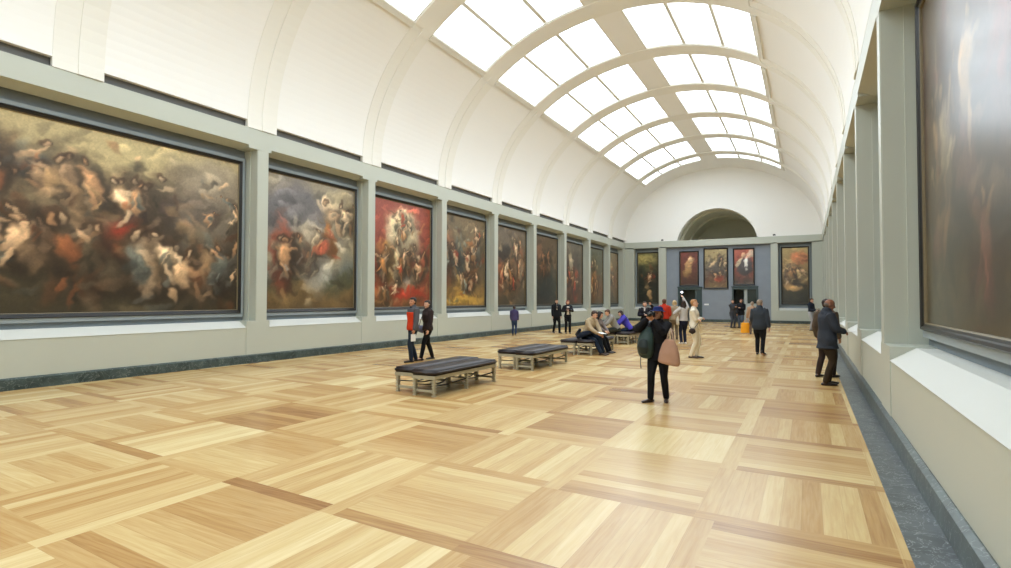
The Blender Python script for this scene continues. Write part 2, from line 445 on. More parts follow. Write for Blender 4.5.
# ------------------------------------------------------------------ vault
SKEW = 0.115      # the arches of the vault do not stand quite square to the walls
def skew(bm):
    for v in bm.verts: v.co.y -= SKEW*(v.co.x+10.8)
    return bm
def arc_pt(t, off=0.0):
    return (XC-(VA+off)*math.cos(t), VZ+(VB+off)*math.sin(t))
def t_of_x(dx):  return math.acos(min(1, max(-1, -dx/VA)))     # dx from centre
T_L, T_CL, T_CR, T_R = t_of_x(-4.693), t_of_x(-0.495), t_of_x(0.495), t_of_x(4.693)
def shell(bm, t0, t1, y0, y1, o_in, o_out, n=24):
    A = []
    for i in range(n+1):
        t = t0+(t1-t0)*i/n
        p, q = arc_pt(t, o_in), arc_pt(t, o_out)
        A.append([bm.verts.new((p[0], y0, p[1])), bm.verts.new((p[0], y1, p[1])), bm.verts.new((q[0], y1, q[1])), bm.verts.new((q[0], y0, q[1]))])
    for a, b_ in zip(A, A[1:]):
        for k in range(4):
            bm.faces.new((a[k], a[(k+1) % 4], b_[(k+1) % 4], b_[k]))
    bm.faces.new(A[0]); bm.faces.new(A[-1][::-1])
SKY_END = 42.9
t_slot = math.asin(0.045/VB)
t_rib = math.asin(-0.158/VB)
bm = bmesh.new()
shell(bm, t_slot, T_L, Y0-0.5, D+1.9, 0.0, 0.16); shell(bm, T_R, math.pi-t_rib, Y0-0.5, D+1.9, 0.0, 0.16)
shell(bm, T_L, T_R, SKY_END, D+1.9, 0.0, 0.16, 40)
shell(bm, T_CL, T_CR, Y0-0.5, SKY_END, -0.01, 0.25, 8)
ceiling = link('ceiling', skew(bm), m_vault, kind='structure')
for p in ceiling.data.polygons: p.use_smooth = False
trim_no = 2
for c in RIBS:
    bm = bmesh.new()
    shell(bm, t_rib, T_L+0.02, c-0.47, c+0.47, -0.012, 0.1, 30); shell(bm, T_R-0.02, math.pi-t_rib, c-0.47, c+0.47, -0.012, 0.1, 30)
    shell(bm, T_L, T_R, c-0.47, c+0.47, -0.03, 0.25, 44)
    shell(bm, t_rib, math.pi-t_rib, c-0.02, c+0.44, -0.03, 0.0, 70)
    link('trim_%d' % trim_no, skew(bm), m_beam, kind='structure'); trim_no += 1
# dark slots over the cornice, both sides: plain dark backing behind the gap
for s, x in (('left', XL), ('right', XR)):
    bm = bmesh.new(); d = -1 if s == 'left' else 1
    a, b_ = sorted((x+d*0.12, x+d*0.3)); box(bm, a, b_, Y0, D, ZE1-0.02, ZE1+0.42)
    a, b_ = sorted((x+d*0.03, x+d*0.3)); box(bm, a, b_, Y0, D, ZE1-0.02, ZE1+0.004)
    link('trim_%d' % trim_no, bm, m_slot, kind='structure'); trim_no += 1
# roof lights: one window per bay and side of the spine
nwin = 1
yb = [Y0+0.0]+[r for r in RIBS]+[None]
spans = []
prev = Y0-0.5
for c in RIBS:
    spans.append((prev, c-0.47)); prev = c+0.47
spans.append((prev, SKY_END))
for (y0, y1) in spans:
    if y1-y0 < 0.3: continue
    for (ta, tb) in ((T_L, T_CL), (T_CR, T_R)):
        bm = bmesh.new()
        ts = [ta+(tb-ta)*k/3 for k in range(4)]
        for k in (1, 2):
            w = 0.065/VA
            shell(bm, ts[k]-w, ts[k]+w, y0, y1, 0.03, 0.12, 2)
        shell(bm, ts[0], ts[0]+0.008, y0, y1, 0.0, 0.14, 1); shell(bm, ts[3]-0.008, ts[3], y0, y1, 0.0, 0.14, 1)
        shell(bm, ts[0], ts[3], y0, y0+0.05, 0.0, 0.14, 20); shell(bm, ts[0], ts[3], y1-0.05, y1, 0.0, 0.14, 20)
        if ta == T_L: shell(bm, T_L-0.028, T_L+0.004, y0, y1, -0.05, 0.14, 2)
        else: shell(bm, T_R-0.004, T_R+0.028, y0, y1, -0.05, 0.14, 2)
        w_ = link('window_%d' % nwin, skew(bm), m_bar, kind='structure'); nwin += 1
        for k in range(3):
            bm = bmesh.new(); shell(bm, ts[k], ts[k+1], y0, y1, 0.12, 0.14, 8)
            link('pane', skew(bm), m_pane, w_)

# ------------------------------------------------------------------ paintings
rng = np.random.default_rng(7)
def canvas_material():
    m = bpy.data.materials.new('oil_paint'); m.use_nodes = True
    nt = m.node_tree; b = nt.nodes['Principled BSDF']
    at = nt.nodes.new('ShaderNodeVertexColor'); at.layer_name = 'paint'
    tc = nt.nodes.new('ShaderNodeTexCoord'); n = nt.nodes.new('ShaderNodeTexNoise'); n.inputs['Scale'].default_value = 9; n.inputs['Detail'].default_value = 8; n.inputs['Distortion'].default_value = 1.5
    nt.links.new(tc.outputs['Object'], n.inputs['Vector'])
    mr = nt.nodes.new('ShaderNodeMapRange'); mr.inputs['To Min'].default_value = 0.72; mr.inputs['To Max'].default_value = 1.3
    nt.links.new(n.outputs['Fac'], mr.inputs['Value'])
    vm = nt.nodes.new('ShaderNodeVectorMath'); vm.operation = 'SCALE'
    nt.links.new(at.outputs['Color'], vm.inputs[0]); nt.links.new(mr.outputs['Result'], vm.inputs['Scale'])
    nt.links.new(vm.outputs[0], b.inputs['Base Color'])
    b.inputs['Roughness'].default_value = 0.32; b.inputs['Specular IOR Level'].default_value = 0.5; b.inputs['Coat Weight'].default_value = 0.4; b.inputs['Coat Roughness'].default_value = 0.22
    return m
m_canvas = canvas_material()

def paint_canvas(w, h, bg, blobs, crowd, seed, res):
    """generic baroque-looking colour masses. bg: list of (v, rgb); blobs: (u,v,su,sv,ang,rgb,alpha); crowd: dict"""
    r = np.random.default_rng(seed)
    nx, ny = int(w/res)+2, int(h/res)+2
    U, V = np.meshgrid(np.linspace(0, 1, nx), np.linspace(0, 1, ny))
    vs = np.array([b[0] for b in bg]); cs = np.array([b[1] for b in bg], float)
    warp = sum(0.05/k*np.sin(6.28*(U*k*1.3*r.uniform(.6, 1.4)+V*k*r.uniform(-.7, .7)+r.uniform())) for k in (1, 2, 3, 5))
    Vw = np.clip(V+warp, 0, 1)
    img = np.stack([np.interp(Vw, vs, cs[:, k]) for k in range(3)], -1)
    asp = w/h
    def wob(amp, fr):
        o_ = 0
        for _ in range(5):
            a_ = r.uniform(0, 6.28); f_ = fr*r.uniform(.6, 1.6)
            o_ = o_+np.sin(6.28*f_*(U*asp*math.cos(a_)+V*math.sin(a_))+r.uniform(0, 6.28))
        return amp*o_/2.2
    WX = wob(.016, 3.2)+wob(.008, 8.5)+wob(.004, 19); WY = wob(.016, 3.2)+wob(.008, 8.5)+wob(.004, 19)
    def blob(u, v, su, sv, a, c, al, soft=1.0):
        soft *= 0.75; c = np.asarray(c, float)
        nonlocal img
        dx = (U-u)*asp+WX; dy = V-v+WY
        ca, sa = math.cos(a), math.sin(a)
        ex = (dx*ca+dy*sa)/max(su, 1e-4); ey = (-dx*sa+dy*ca)/max(sv, 1e-4)
        d2 = ex*ex+ey*ey
        k = al/(1+np.exp((d2-1)*4/soft))
        sh_ = np.clip(1+0.32*(dy*0.8-dx*0.45)/max(su, sv), 0.55, 1.4)
        img = img*(1-k[..., None])+c*(k*sh_)[..., None]
    for b_ in blobs: blob(*b_)
    # drifting brushwork
    pal = crowd['pal']
    for i in range(crowd.get('strokes', 80)):
        u, v = r.uniform(0, 1), r.uniform(0, 1)
        iu, iv = int(u*(nx-1)), int(v*(ny-1))
        base = img[iv, iu]*r.uniform(0.6, 1.4)
        blob(u, v, r.uniform(.03, .10), r.uniform(.012, .035), r.uniform(-0.9, 0.9), base, 0.55)
    for (u0, v0, n, hgt, spread) in crowd['groups']:
        for i in range(n*5):      # a mass of cloth, cloud and shadow behind the figures
            cx = u0+r.normal(0, spread*1.3+0.05)/asp; cy = v0+r.normal(0, spread*0.8+hgt*0.25)
            c = np.array(pal[r.integers(len(pal))], float)*r.uniform(.45, 1.25)
            blob(cx, cy, hgt*r.uniform(.08, .26), hgt*r.uniform(.04, .10), r.uniform(-1.5, 1.5), c, r.uniform(.3, .65), 1.8)
        for i in range(n+1):
            cx = u0+r.normal(0, spread)/asp; cy = v0+r.normal(0, spread*0.45)
            s = hgt*r.uniform(.7, 1.15)
            cloth = np.array(pal[r.integers(len(pal))], float); skin = np.array(crowd['skin'][r.integers(len(crowd['skin']))], float)
            lean = r.normal(0, 0.5)
            blob(cx+0.02, cy-s*0.05, s*0.30, s*0.48, lean, (40, 30, 22), 0.45, 2.0)
            bare = r.random() < 0.45
            blob(cx, cy-s*0.02, s*0.12, s*0.25, lean, skin*0.92 if bare else cloth, 0.85, 1.3)
            blob(cx-0.03*s, cy+s*0.05, s*0.045, s*0.14, lean, (skin if bare else cloth)*1.18, 0.6, 1.6)
            for k in range(4):                                                   # folds of drapery
                blob(cx+r.normal(0, .1)*s/asp, cy-s*r.uniform(-.05, .4), s*r.uniform(.05, .16), s*r.uniform(.025, .06), 1.2+r.normal(0, .7), cloth*r.uniform(.55, 1.3), 0.7, 1.4)
            sx = math.sin(-lean)
            blob(cx+sx*s*0.34/asp, cy+s*0.35, s*0.075, s*0.08, 0, (52, 36, 24), 0.7)
            blob(cx+sx*s*0.34/asp, cy+s*0.325, s*0.036, s*0.048, lean, skin*0.85, 0.8, 1.6)
            a = r.uniform(-1.2, 1.2); sg = 1 if r.random() < .5 else -1
            blob(cx+(0.14*s*math.cos(a)*sg)/asp, cy+s*(0.15+0.1*math.sin(a)), s*0.13, s*0.036, a*sg, skin*r.uniform(.75, 1), 0.8, 1.3)
            if bare:
                blob(cx+r.uniform(-.08, .08)*s/asp, cy-s*0.30, s*0.17, s*0.05, 1.57+r.normal(0, .5), skin*.9, 0.8, 1.3)
    img = img*(1+r.normal(0, 0.02, img.shape[:2]))[..., None]
    img = np.clip(img*crowd.get('gain', 1.12), 0, 255)/255
    return nx, ny, np.where(img <= 0.04045, img/12.92, ((img+0.055)/1.055)**2.4)

def painting(label, loc, rz, w, h, bg, blobs, crowd, seed, res=0.03, fw=0.09, group=None):
    """local frame: X along width, Z up, faces -Y; origin bottom centre of the frame, back on y=0"""
    t = thing('painting', label, 'painting', loc, rz, group)
    bm = bmesh.new()
    # moulded frame: swept profile (distance inwards, y)
    prof = [(0, 0.0), (0, -0.10), (0.02, -0.125), (fw*0.55, -0.115), (fw*0.7, -0.095), (fw, -0.085), (fw, -0.0)]
    def rect(d, y): return [(-w/2+d, y, d), (w/2-d, y, d), (w/2-d, y, h-d), (-w/2+d, y, h-d)]
    rings = [[bm.verts.new(p) for p in rect(*q)] for q in prof]
    for a, b_ in zip(rings, rings[1:]+rings[:1]):
        for i in range(4):
            j = (i+1) % 4
            bm.faces.new((a[i], a[j], b_[j], b_[i]))
    link('frame', bm, m_dark_frame, t)
    bm = bmesh.new()
    prof = [(fw, -0.05), (fw, -0.088), (fw+0.010, -0.080), (fw+0.014, -0.05)]
    rings = [[bm.verts.new(p) for p in rect(*q)] for q in prof]
    for a, b_ in zip(rings, rings[1:]+rings[:1]):
        for i in range(4):
            j = (i+1) % 4
            bm.faces.new((a[i], a[j], b_[j], b_[i]))
    link('slip', bm, m_lip, t)
    cw, ch = w-2*fw, h-2*fw
    nx, ny, img = paint_canvas(cw, ch, bg, blobs, crowd, seed, res)
    me = bpy.data.meshes.new('canvas')
    X, Z = np.meshgrid(np.linspace(-cw/2, cw/2, nx), np.linspace(fw, fw+ch, ny))
    co = np.stack([X, np.full_like(X, -0.055), Z], -1).reshape(-1, 3)
    idx = np.arange(nx*ny).reshape(ny, nx)
    faces = np.stack([idx[:-1, :-1], idx[:-1, 1:], idx[1:, 1:], idx[1:, :-1]], -1).reshape(-1, 4)
    me.vertices.add(len(co)); me.vertices.foreach_set('co', co.ravel())
    me.loops.add(faces.size); me.loops.foreach_set('vertex_index', faces.ravel())
    me.polygons.add(len(faces)); me.polygons.foreach_set('loop_start', np.arange(0, faces.size, 4)); me.polygons.foreach_set('loop_total', np.full(len(faces), 4))
    me.update(calc_edges=True)
    ca = me.color_attributes.new('paint', 'FLOAT_COLOR', 'POINT')
    rgba = np.concatenate([img.reshape(-1, 3), np.ones((nx*ny, 1))], 1)
    ca.data.foreach_set('color', rgba.astype(np.float32).ravel())
    me.materials.append(m_canvas)
    o = bpy.data.objects.new('canvas', me); COL.objects.link(o); o.parent = t
    return t

SK1 = [(206, 168, 128), (188, 142, 100), (222, 190, 150)]
SKD = [(170, 120, 78), (150, 104, 66), (196, 150, 104)]
WARM = [(150, 62, 38), (176, 120, 66), (190, 168, 128), (92, 84, 62), (120, 86, 52)]
COOL = [(84, 92, 92), (150, 140, 120), (128, 60, 44), (176, 160, 130), (70, 66, 54)]
PZ0, PH = 1.32, 4.13
# ---- left wall: faces +X => rz = +90deg turns local -Y into +X
RL = math.radians(90)
def left_painting(c, w, label, bg, blobs, crowd, seed, res):
    t = painting(label, (XL-DEP, c, PZ0), RL, w, PH, bg, blobs, crowd, seed, res, group='paintings along the left wall')
    liner(wall_l, XL, -1, c-w/2, c+w/2, PZ0, PZ0+PH)
# note: u runs along +Y (away from the camera)
left_painting(6.10, 8.16, 'long horizontal painting at the near end of left wall, crowd below a pale brown sky',
    [(0, (52, 46, 34)), (.15, (62, 56, 40)), (.35, (70, 60, 48)), (.55, (112, 98, 74)), (.75, (150, 134, 98)), (1, (166, 150, 108))],
    [(.92, .72, .35, .25, 0, (104, 94, 84), .7), (.80, .60, .25, .12, .4, (74, 64, 56), .6), (.5, .2, .5, .12, 0, (44, 38, 28), .6), (.62, .42, .10, .13, -.5, (176, 54, 34), .9), (.70, .58, .16, .05, .3, (112, 96, 104), .6),
     (.54, .32, .06, .30, .15, (208, 172, 130), .9), (.43, .72, .10, .10, .2, (74, 88, 92), .8), (.40, .45, .09, .09, 0, (48, 62, 66), .8)],
    dict(pal=[(96, 84, 62), (120, 72, 44), (84, 86, 78), (150, 120, 84), (66, 58, 44), (196, 160, 120)], skin=SK1, strokes=200,
         groups=[(.30, .70, 6, .30, .16), (.48, .68, 6, .30, .14), (.66, .62, 5, .34, .10), (.92, .62, 4, .18, .12), (.15, .5, 6, .36, .2), (.42, .40, 4, .32, .10), (.55, .32, 3, .50, .05), (.70, .30, 4, .44, .07), (.84, .26, 5, .38, .09), (.95, .30, 4, .36, .05)], gain=1.2), 11, 0.028)
left_painting(12.75, 3.72, 'tall painting with grey cloudy sky on left wall, next to the long horizontal one',
    [(0, (86, 68, 42)), (.12, (108, 86, 54)), (.2, (78, 72, 50)), (.3, (96, 98, 90)), (.45, (150, 138, 112)), (.65, (120, 114, 108)), (.85, (108, 102, 100)), (1, (138, 128, 108))],
    [(.2, .75, .30, .14, .3, (92, 90, 92), .7), (.85, .78, .18, .2, 0, (164, 148, 108), .7), (.16, .38, .10, .26, 0, (140, 64, 44), .9), (.52, .34, .14, .22, .2, (188, 182, 166), .85), (.48, .52, .10, .16, 0, (170, 156, 132), .8),
     (.70, .56, .07, .16, .2, (156, 96, 44), .9), (.72, .78, .07, .13, .5, (204, 176, 140), .85), (.85, .22, .2, .05, .1, (70, 70, 48), .7)],
    dict(pal=[(176, 160, 130), (150, 140, 124), (120, 110, 90), (156, 80, 56)], skin=SK1, strokes=110, groups=[(.48, .45, 4, .34, .08), (.18, .40, 2, .44, .04), (.75, .72, 3, .3, .08)]), 23, 0.028)
left_painting(17.15, 3.72, 'red bordered tall painting with a pale arch glow and robed crowd, left wall',
    [(0, (96, 66, 38)), (.15, (128, 60, 38)), (.3, (110, 62, 42)), (.6, (132, 62, 46)), (1, (140, 66, 50))],
    [(.52, .66, .26, .27, 0, (176, 164, 132), .9), (.52, .74, .18, .16, 0, (206, 190, 150), .8), (.55, .36, .30, .20, 0, (132, 118, 92), .8), (.58, .38, .07, .18, 0, (188, 180, 164), .8), (.25, .42, .10, .20, .3, (186, 144, 70), .85), (.55, .13, .34, .05, 0, (150, 48, 32), .8), (.18, .10, .16, .07, 0, (150, 104, 58), .8)],
    dict(pal=WARM+[(196, 180, 140)], skin=SK1, strokes=110, groups=[(.25, .42, 5, .30, .09), (.80, .42, 5, .30, .07), (.55, .40, 4, .3, .08), (.5, .75, 6, .16, .14), (.2, .16, 3, .22, .08)]), 31, 0.03)
left_painting(21.56, 3.72, 'golden brown tall painting with a bright cluster of figures low down, left wall',
    [(0, (120, 92, 44)), (.1, (140, 108, 52)), (.3, (90, 72, 48)), (.6, (92, 80, 60)), (1, (112, 94, 66))],
    [(.55, .06, .4, .04, 0, (186, 146, 64), .8), (.38, .52, .12, .2, .3, (78, 96, 96), .8), (.70, .55, .14, .22, -.2, (170, 102, 52), .8), (.15, .5, .10, .3, 0, (120, 72, 48), .7), (.85, .8, .12, .12, 0, (140, 122, 92), .7)],
    dict(pal=WARM+[(120, 128, 118), (196, 160, 100)], skin=SK1, strokes=110, groups=[(.5, .25, 6, .24, .12), (.68, .58, 5, .34, .10), (.3, .6, 5, .34, .10), (.8, .82, 3, .2, .06)]), 37, 0.035)
left_painting(25.97, 3.72, 'fifth painting on left wall, brown with a dark draped shape above ochre figures',
    [(0, (62, 54, 40)), (.2, (84, 66, 46)), (.5, (108, 80, 54)), (.75, (104, 90, 72)), (1, (96, 84, 70))],
    [(.28, .66, .2, .09, .4, (40, 36, 34), .9), (.85, .5, .12, .25, 0, (150, 96, 56), .7), (.2, .35, .12, .2, 0, (128, 72, 48), .7), (.55, .8, .05, .3, .2, (70, 58, 44), .6)],
    dict(pal=WARM, skin=SK1, strokes=100, groups=[(.45, .38, 6, .34, .12), (.85, .5, 4, .36, .06), (.7, .75, 3, .25, .08)]), 41, 0.04)
left_painting(30.37, 3.72, 'very dark tall painting with a dim golden glow at mid height, sixth on left wall',
    [(0, (46, 40, 32)), (.35, (44, 46, 38)), (.6, (74, 60, 42)), (1, (82, 64, 44))],
    [(.55, .56, .16, .07, 0, (168, 124, 72), .8), (.6, .22, .28, .16, 0, (34, 40, 38), .7), (.25, .75, .14, .12, .4, (116, 76, 52), .6)],
    dict(pal=[(90, 60, 40), (110, 80, 52), (60, 52, 40)], skin=SKD, strokes=90, groups=[(.4, .55, 5, .3, .12), (.6, .75, 4, .22, .12)]), 43, 0.045)
left_painting(34.77, 3.72, 'dark tall painting with a bright red standing robe low at right, seventh on left wall',
    [(0, (72, 52, 38)), (.3, (78, 54, 40)), (.6, (70, 62, 52)), (1, (96, 86, 70))],
    [(.68, .28, .10, .26, 0, (172, 62, 36), .9), (.45, .62, .07, .22, .2, (176, 160, 128), .7), (.2, .5, .12, .3, 0, (56, 42, 34), .7)],
    dict(pal=WARM, skin=SK1, strokes=80, groups=[(.35, .5, 4, .3, .10), (.7, .35, 3, .34, .08)]), 47, 0.05)
left_painting(39.16, 3.72, 'brown tall painting with ochre figures rising in lower half, eighth on left wall',
    [(0, (84, 66, 46)), (.3, (112, 76, 48)), (.6, (86, 80, 62)), (1, (90, 92, 76))],
    [(.5, .32, .2, .22, 0, (160, 110, 66), .7)],
    dict(pal=WARM, skin=SK1, strokes=60, groups=[(.5, .34, 6, .32, .10), (.4, .7, 2, .2, .08)]), 53, 0.06)
left_painting(43.2, 3.2, 'olive brown tall painting last on left wall before the far corner',
    [(0, (74, 60, 40)), (.4, (116, 86, 56)), (1, (124, 108, 78))],
    [(.45, .6, .16, .2, 0, (170, 140, 96), .6)],
    dict(pal=WARM, skin=SK1, strokes=60, groups=[(.5, .5, 7, .3, .14)]), 59, 0.06)
# ---- right wall: faces -X => rz = -90deg ; u runs along -Y (towards the camera)
RR = math.radians(-90)
def right_painting(c, w, label, bg, blobs, crowd, seed, res):
    hh = PH+(0.2 if w > 5 else 0)
    t = painting(label, (XR+DEP, c, PZ0), RR, w, hh, bg, blobs, crowd, seed, res, group='paintings along the right wall')
    liner(wall_r, XR, 1, c-w/2, c+w/2, PZ0, PZ0+hh)
right_painting(5.0, 8.3, 'huge dark brown painting at right edge, nearest the camera on right wall',
    [(0, (64, 56, 40)), (.12, (78, 70, 50)), (.3, (56, 48, 42)), (.6, (74, 52, 44)), (1, (92, 78, 62))],
    [(.10, .45, .03, .30, 0, (150, 132, 96), .7), (.22, .55, .10, .14, 0, (120, 52, 38), .6), (.30, .4, .05, .34, .1, (168, 150, 112), .6), (.04, .5, .03, .4, 0, (104, 92, 66), .5)],
    dict(pal=[(90, 60, 48), (70, 56, 44), (120, 104, 76), (110, 52, 38)], skin=[(160, 132, 92), (140, 110, 76)], strokes=180,
         groups=[(.10, .5, 2, .5, .05), (.25, .45, 4, .55, .12), (.5, .45, 10, .5, .4), (.85, .4, 8, .5, .25)]), 61, 0.03)
names_r = ['second painting along right wall, a dark sliver beside the front pilaster', 'third painting along the right wall, seen edge on past two pilasters', 'fourth painting along the right wall, seen almost edge on',
           'fifth painting along the right wall, seen almost edge on', 'sixth painting along the right wall, hidden mostly by pilasters', 'seventh painting along the right wall, hidden mostly by pilasters', 'eighth painting along the right wall, near the far corner']
for k in range(7):
    right_painting(11.62+PIT*k, 3.72, names_r[k], [(0, (60, 50, 36)), (.5, (92, 70, 50)), (1, (104, 90, 66))], [(.5, .5, .2, .2, 0, (150, 104, 66), .6)],
        dict(pal=WARM, skin=SK1, strokes=50, groups=[(.5, .45, 7, .32, .2)]), 70+k, 0.06)
# ---- far wall: faces -Y
def far_painting(x0, x1, z0, z1, dep, label, bg, blobs, crowd, seed):
    painting(label, ((x0+x1)/2, D+dep, z0), 0, x1-x0, z1-z0, bg, blobs, crowd, seed, 0.04, 0.085, group='paintings on the far wall')
far_painting(-12.26, -10.50, 1.36, 5.52, DEP, 'tall dark painting left on far wall with a pale twisting figure and red cloth',
    [(0, (36, 36, 28)), (.5, (38, 42, 32)), (.75, (92, 86, 52)), (1, (120, 112, 66))],
    [(.45, .86, .2, .1, 0, (164, 148, 88), .8), (.66, .52, .07, .07, 0, (170, 54, 36), .9), (.48, .42, .045, .22, -.35, (204, 164, 112), .9), (.6, .16, .04, .12, .3, (190, 150, 102), .8), (.2, .4, .1, .4, 0, (28, 34, 28), .6)],
    dict(pal=[(60, 56, 36), (120, 70, 40)], skin=SK1, strokes=50, groups=[(.5, .5, 2, .3, .04)]), 81)
far_painting(-8.86, -7.40, 2.76, 5.47, 0.3, 'small dark portrait, leftmost of three on blue far wall, pale seated figure',
    [(0, (66, 40, 30)), (.4, (84, 48, 36)), (1, (110, 50, 40))], [(.5, .6, .10, .28, -.2, (176, 140, 92), .85), (.40, .35, .12, .14, 0, (140, 108, 66), .8), (.55, .78, .06, .07, 0, (214, 180, 140), .9)],
    dict(pal=[(120, 80, 50)], skin=SK1, strokes=40, groups=[]), 83)
far_painting(-7.05, -5.28, 2.53, 5.62, 0.3, 'middle and largest of three on blue far wall, golden figures over dark ground',
    [(0, (110, 92, 62)), (.25, (90, 60, 44)), (.5, (84, 76, 66)), (.8, (150, 132, 92)), (1, (160, 142, 98))],
    [(.45, .5, .16, .18, 0, (72, 66, 60), .8), (.62, .24, .1, .08, 0, (160, 64, 42), .8), (.35, .62, .12, .05, .7, (206, 176, 130), .8)],
    dict(pal=[(150, 120, 80), (170, 150, 110), (90, 80, 66)], skin=SK1, strokes=50, groups=[(.5, .7, 6, .24, .14), (.7, .4, 3, .26, .1)]), 87)
far_painting(-4.93, -3.44, 2.79, 5.54, 0.3, 'rightmost of three on blue far wall, red field and dark robed figure with white front',
    [(0, (60, 48, 40)), (.4, (120, 54, 38)), (1, (158, 76, 54))], [(.55, .5, .22, .26, 0, (46, 46, 48), .9), (.62, .58, .045, .20, 0, (226, 222, 212), .9), (.50, .84, .07, .06, 0, (200, 160, 124), .9), (.25, .62, .05, .18, -.5, (206, 186, 150), .8), (.9, .85, .12, .1, .6, (190, 176, 150), .8)],
    dict(pal=[(90, 60, 50)], skin=SK1, strokes=30, groups=[]), 89)
far_painting(-1.70, 0.13, 1.36, 5.54, DEP, 'tall painting right on far wall, glowing ochre sky over tumbling pale figures',
    [(0, (34, 36, 28)), (.3, (60, 54, 38)), (.55, (120, 92, 58)), (1, (172, 148, 92))],
    [(.7, .82, .16, .10, 0, (190, 110, 68), .8), (.3, .55, .10, .2, -.2, (208, 178, 124), .85), (.75, .50, .10, .14, .2, (206, 176, 120), .85), (.4, .3, .14, .07, -.4, (216, 170, 110), .85), (.5, .45, .08, .14, .3, (74, 62, 50), .8)],
    dict(pal=[(150, 110, 70), (190, 160, 110)], skin=SK1, strokes=50, groups=[(.5, .5, 6, .24, .12)]), 91)
for x0, x1 in ((-12.26, -10.50), (-1.70, 0.13)):
    w = 0.06
    for a, b_, c, e in ((x0-w, x1+w, 5.53, 5.62), (x0-w, x0, 1.30, 5.53), (x1, x1+w, 1.30, 5.53)):
        bm = bmesh.new(); box(bm, a, b_, D+0.42, D+DEP+0.01, c, e); link('liner', bm, m_liner, wall_far)
#@@PART2
# ------------------------------------------------------------------ benches
m_leather = mat('dark_brown_leather', (40, 33, 34), 0.46, 0.4, 0.06, 3, 0.1, 90)
m_bwood = mat('weathered_grey_oak', (166, 160, 138), 0.65, 0.25, 0.12, 14)
m_iron = mat('dark_bent_iron', (40, 34, 30), 0.5, 0.4)
BL, BW = 2.27, 0.52
def make_bench(label, loc):
    t = thing('bench', label, 'bench', loc, 0, 'padded museum benches standing in pairs')
    bm = bmesh.new()
    box(bm, -BW/2, BW/2, 0, BL, 0.365, 0.46)
    bmesh.ops.subdivide_edges(bm, edges=[e for e in bm.edges if abs(e.verts[0].co.y-e.verts[1].co.y) > 1], cuts=11)
    bmesh.ops.bevel(bm, geom=[e for e in bm.edges if len(e.link_faces) == 2 and e.calc_face_angle(0) > 1], offset=0.03, segments=3, affect='EDGES')
    for v in bm.verts:
        if v.co.z > 0.45: v.co.z += 0.012*(1-(v.co.x/(BW/2))**2)
    link('cushion', bm, m_leather, t, smooth=True)
    bm = bmesh.new()
    w = BW/2-0.015
    box(bm, -w, -w+0.035, 0.02, BL-0.02, 0.30, 0.365); box(bm, w-0.035, w, 0.02, BL-0.02, 0.30, 0.365)
    box(bm, -w+0.035, w-0.035, 0.02, 0.055, 0.30, 0.365); box(bm, -w+0.035, w-0.035, BL-0.055, BL-0.02, 0.30, 0.365)
    box(bm, -w+0.035, w-0.035, BL/2-0.018, BL/2+0.018, 0.30, 0.365)
    link('frame', bm, m_bwood, t)
    for y in (0.065, BL/2, BL-0.065):
        for sx in (-1, 1):
            bm = bmesh.new(); x = sx*(BW/2-0.055); n = 6
            for k in range(n):
                z0 = 0.30*k/n; z1 = 0.30*(k+1)/n
                box(bm, x-0.031, x+0.031, y-0.031, y+0.031, z0, z1-0.020)
                box(bm, x-0.019, x+0.019, y-0.019, y+0.019, z1-0.022, z1+0.002)
            link('leg', bm, m_bwood, t)
        bm = bmesh.new(); box(bm, -BW/2+0.085, BW/2-0.085, y-0.016, y+0.016, 0.075, 0.115); link('stretcher', bm, m_bwood, t)
    for y0, y1 in ((0.09, BL/2-0.03), (BL/2+0.03, BL-0.09)):
        for sx in (-1, 1):
            bm = bmesh.new(); n = 12; prev = None
            for k in range(n+1):
                f = k/n; y = y0+(y1-y0)*f; z = 0.20-0.055*math.sin(math.pi*f); x = sx*(BW/2-0.055)*(1-0.55*math.sin(math.pi*f))
                cur = [bm.verts.new((x+dx, y, z+dz)) for dx, dz in ((-.011, -.011), (.011, -.011), (.011, .011), (-.011, .011))]
                if prev:
                    for i in range(4): bm.faces.new((prev[i], prev[(i+1) % 4], cur[(i+1) % 4], cur[i]))
                else: bm.faces.new(cur)
                prev = cur
            bm.faces.new(prev[::-1]); link('iron_brace', bm, m_iron, t)
    return t
def copy_tree(o, parent=None):
    c = o.copy(); COL.objects.link(c)
    if parent: c.parent = parent
    for ch in list(o.children): copy_tree(ch, c)
    return c
bspots = [(-6.55, 8.36, 'left bench of the pair nearest the camera'), (-6.005, 8.16, 'right bench of the pair nearest the camera'),
          (-6.58, 12.38, 'left bench of the second pair from the camera'), (-6.045, 12.27, 'right bench of the second pair from the camera'),
          (-6.61, 16.50, 'left bench of the third pair, beside the seated man in beige sweater'), (-6.06, 16.50, 'right bench of the third pair, under the seated man in beige sweater'),
          (-6.76, 21.10, 'left bench of the fourth pair, mostly hidden behind seated visitors'), (-6.22, 21.10, 'right bench of the fourth pair, holding a dark bag'),
          (-6.80, 25.7, 'left bench of the farthest pair, behind standing visitors'), (-6.26, 25.7, 'right bench of the farthest pair, behind standing visitors')]
b0 = None
for x, y, lab in bspots:
    if b0 is None: b0 = make_bench(lab, (x, y, 0)); continue
    c = copy_tree(b0); c.location = (x, y, 0); c['label'] = lab

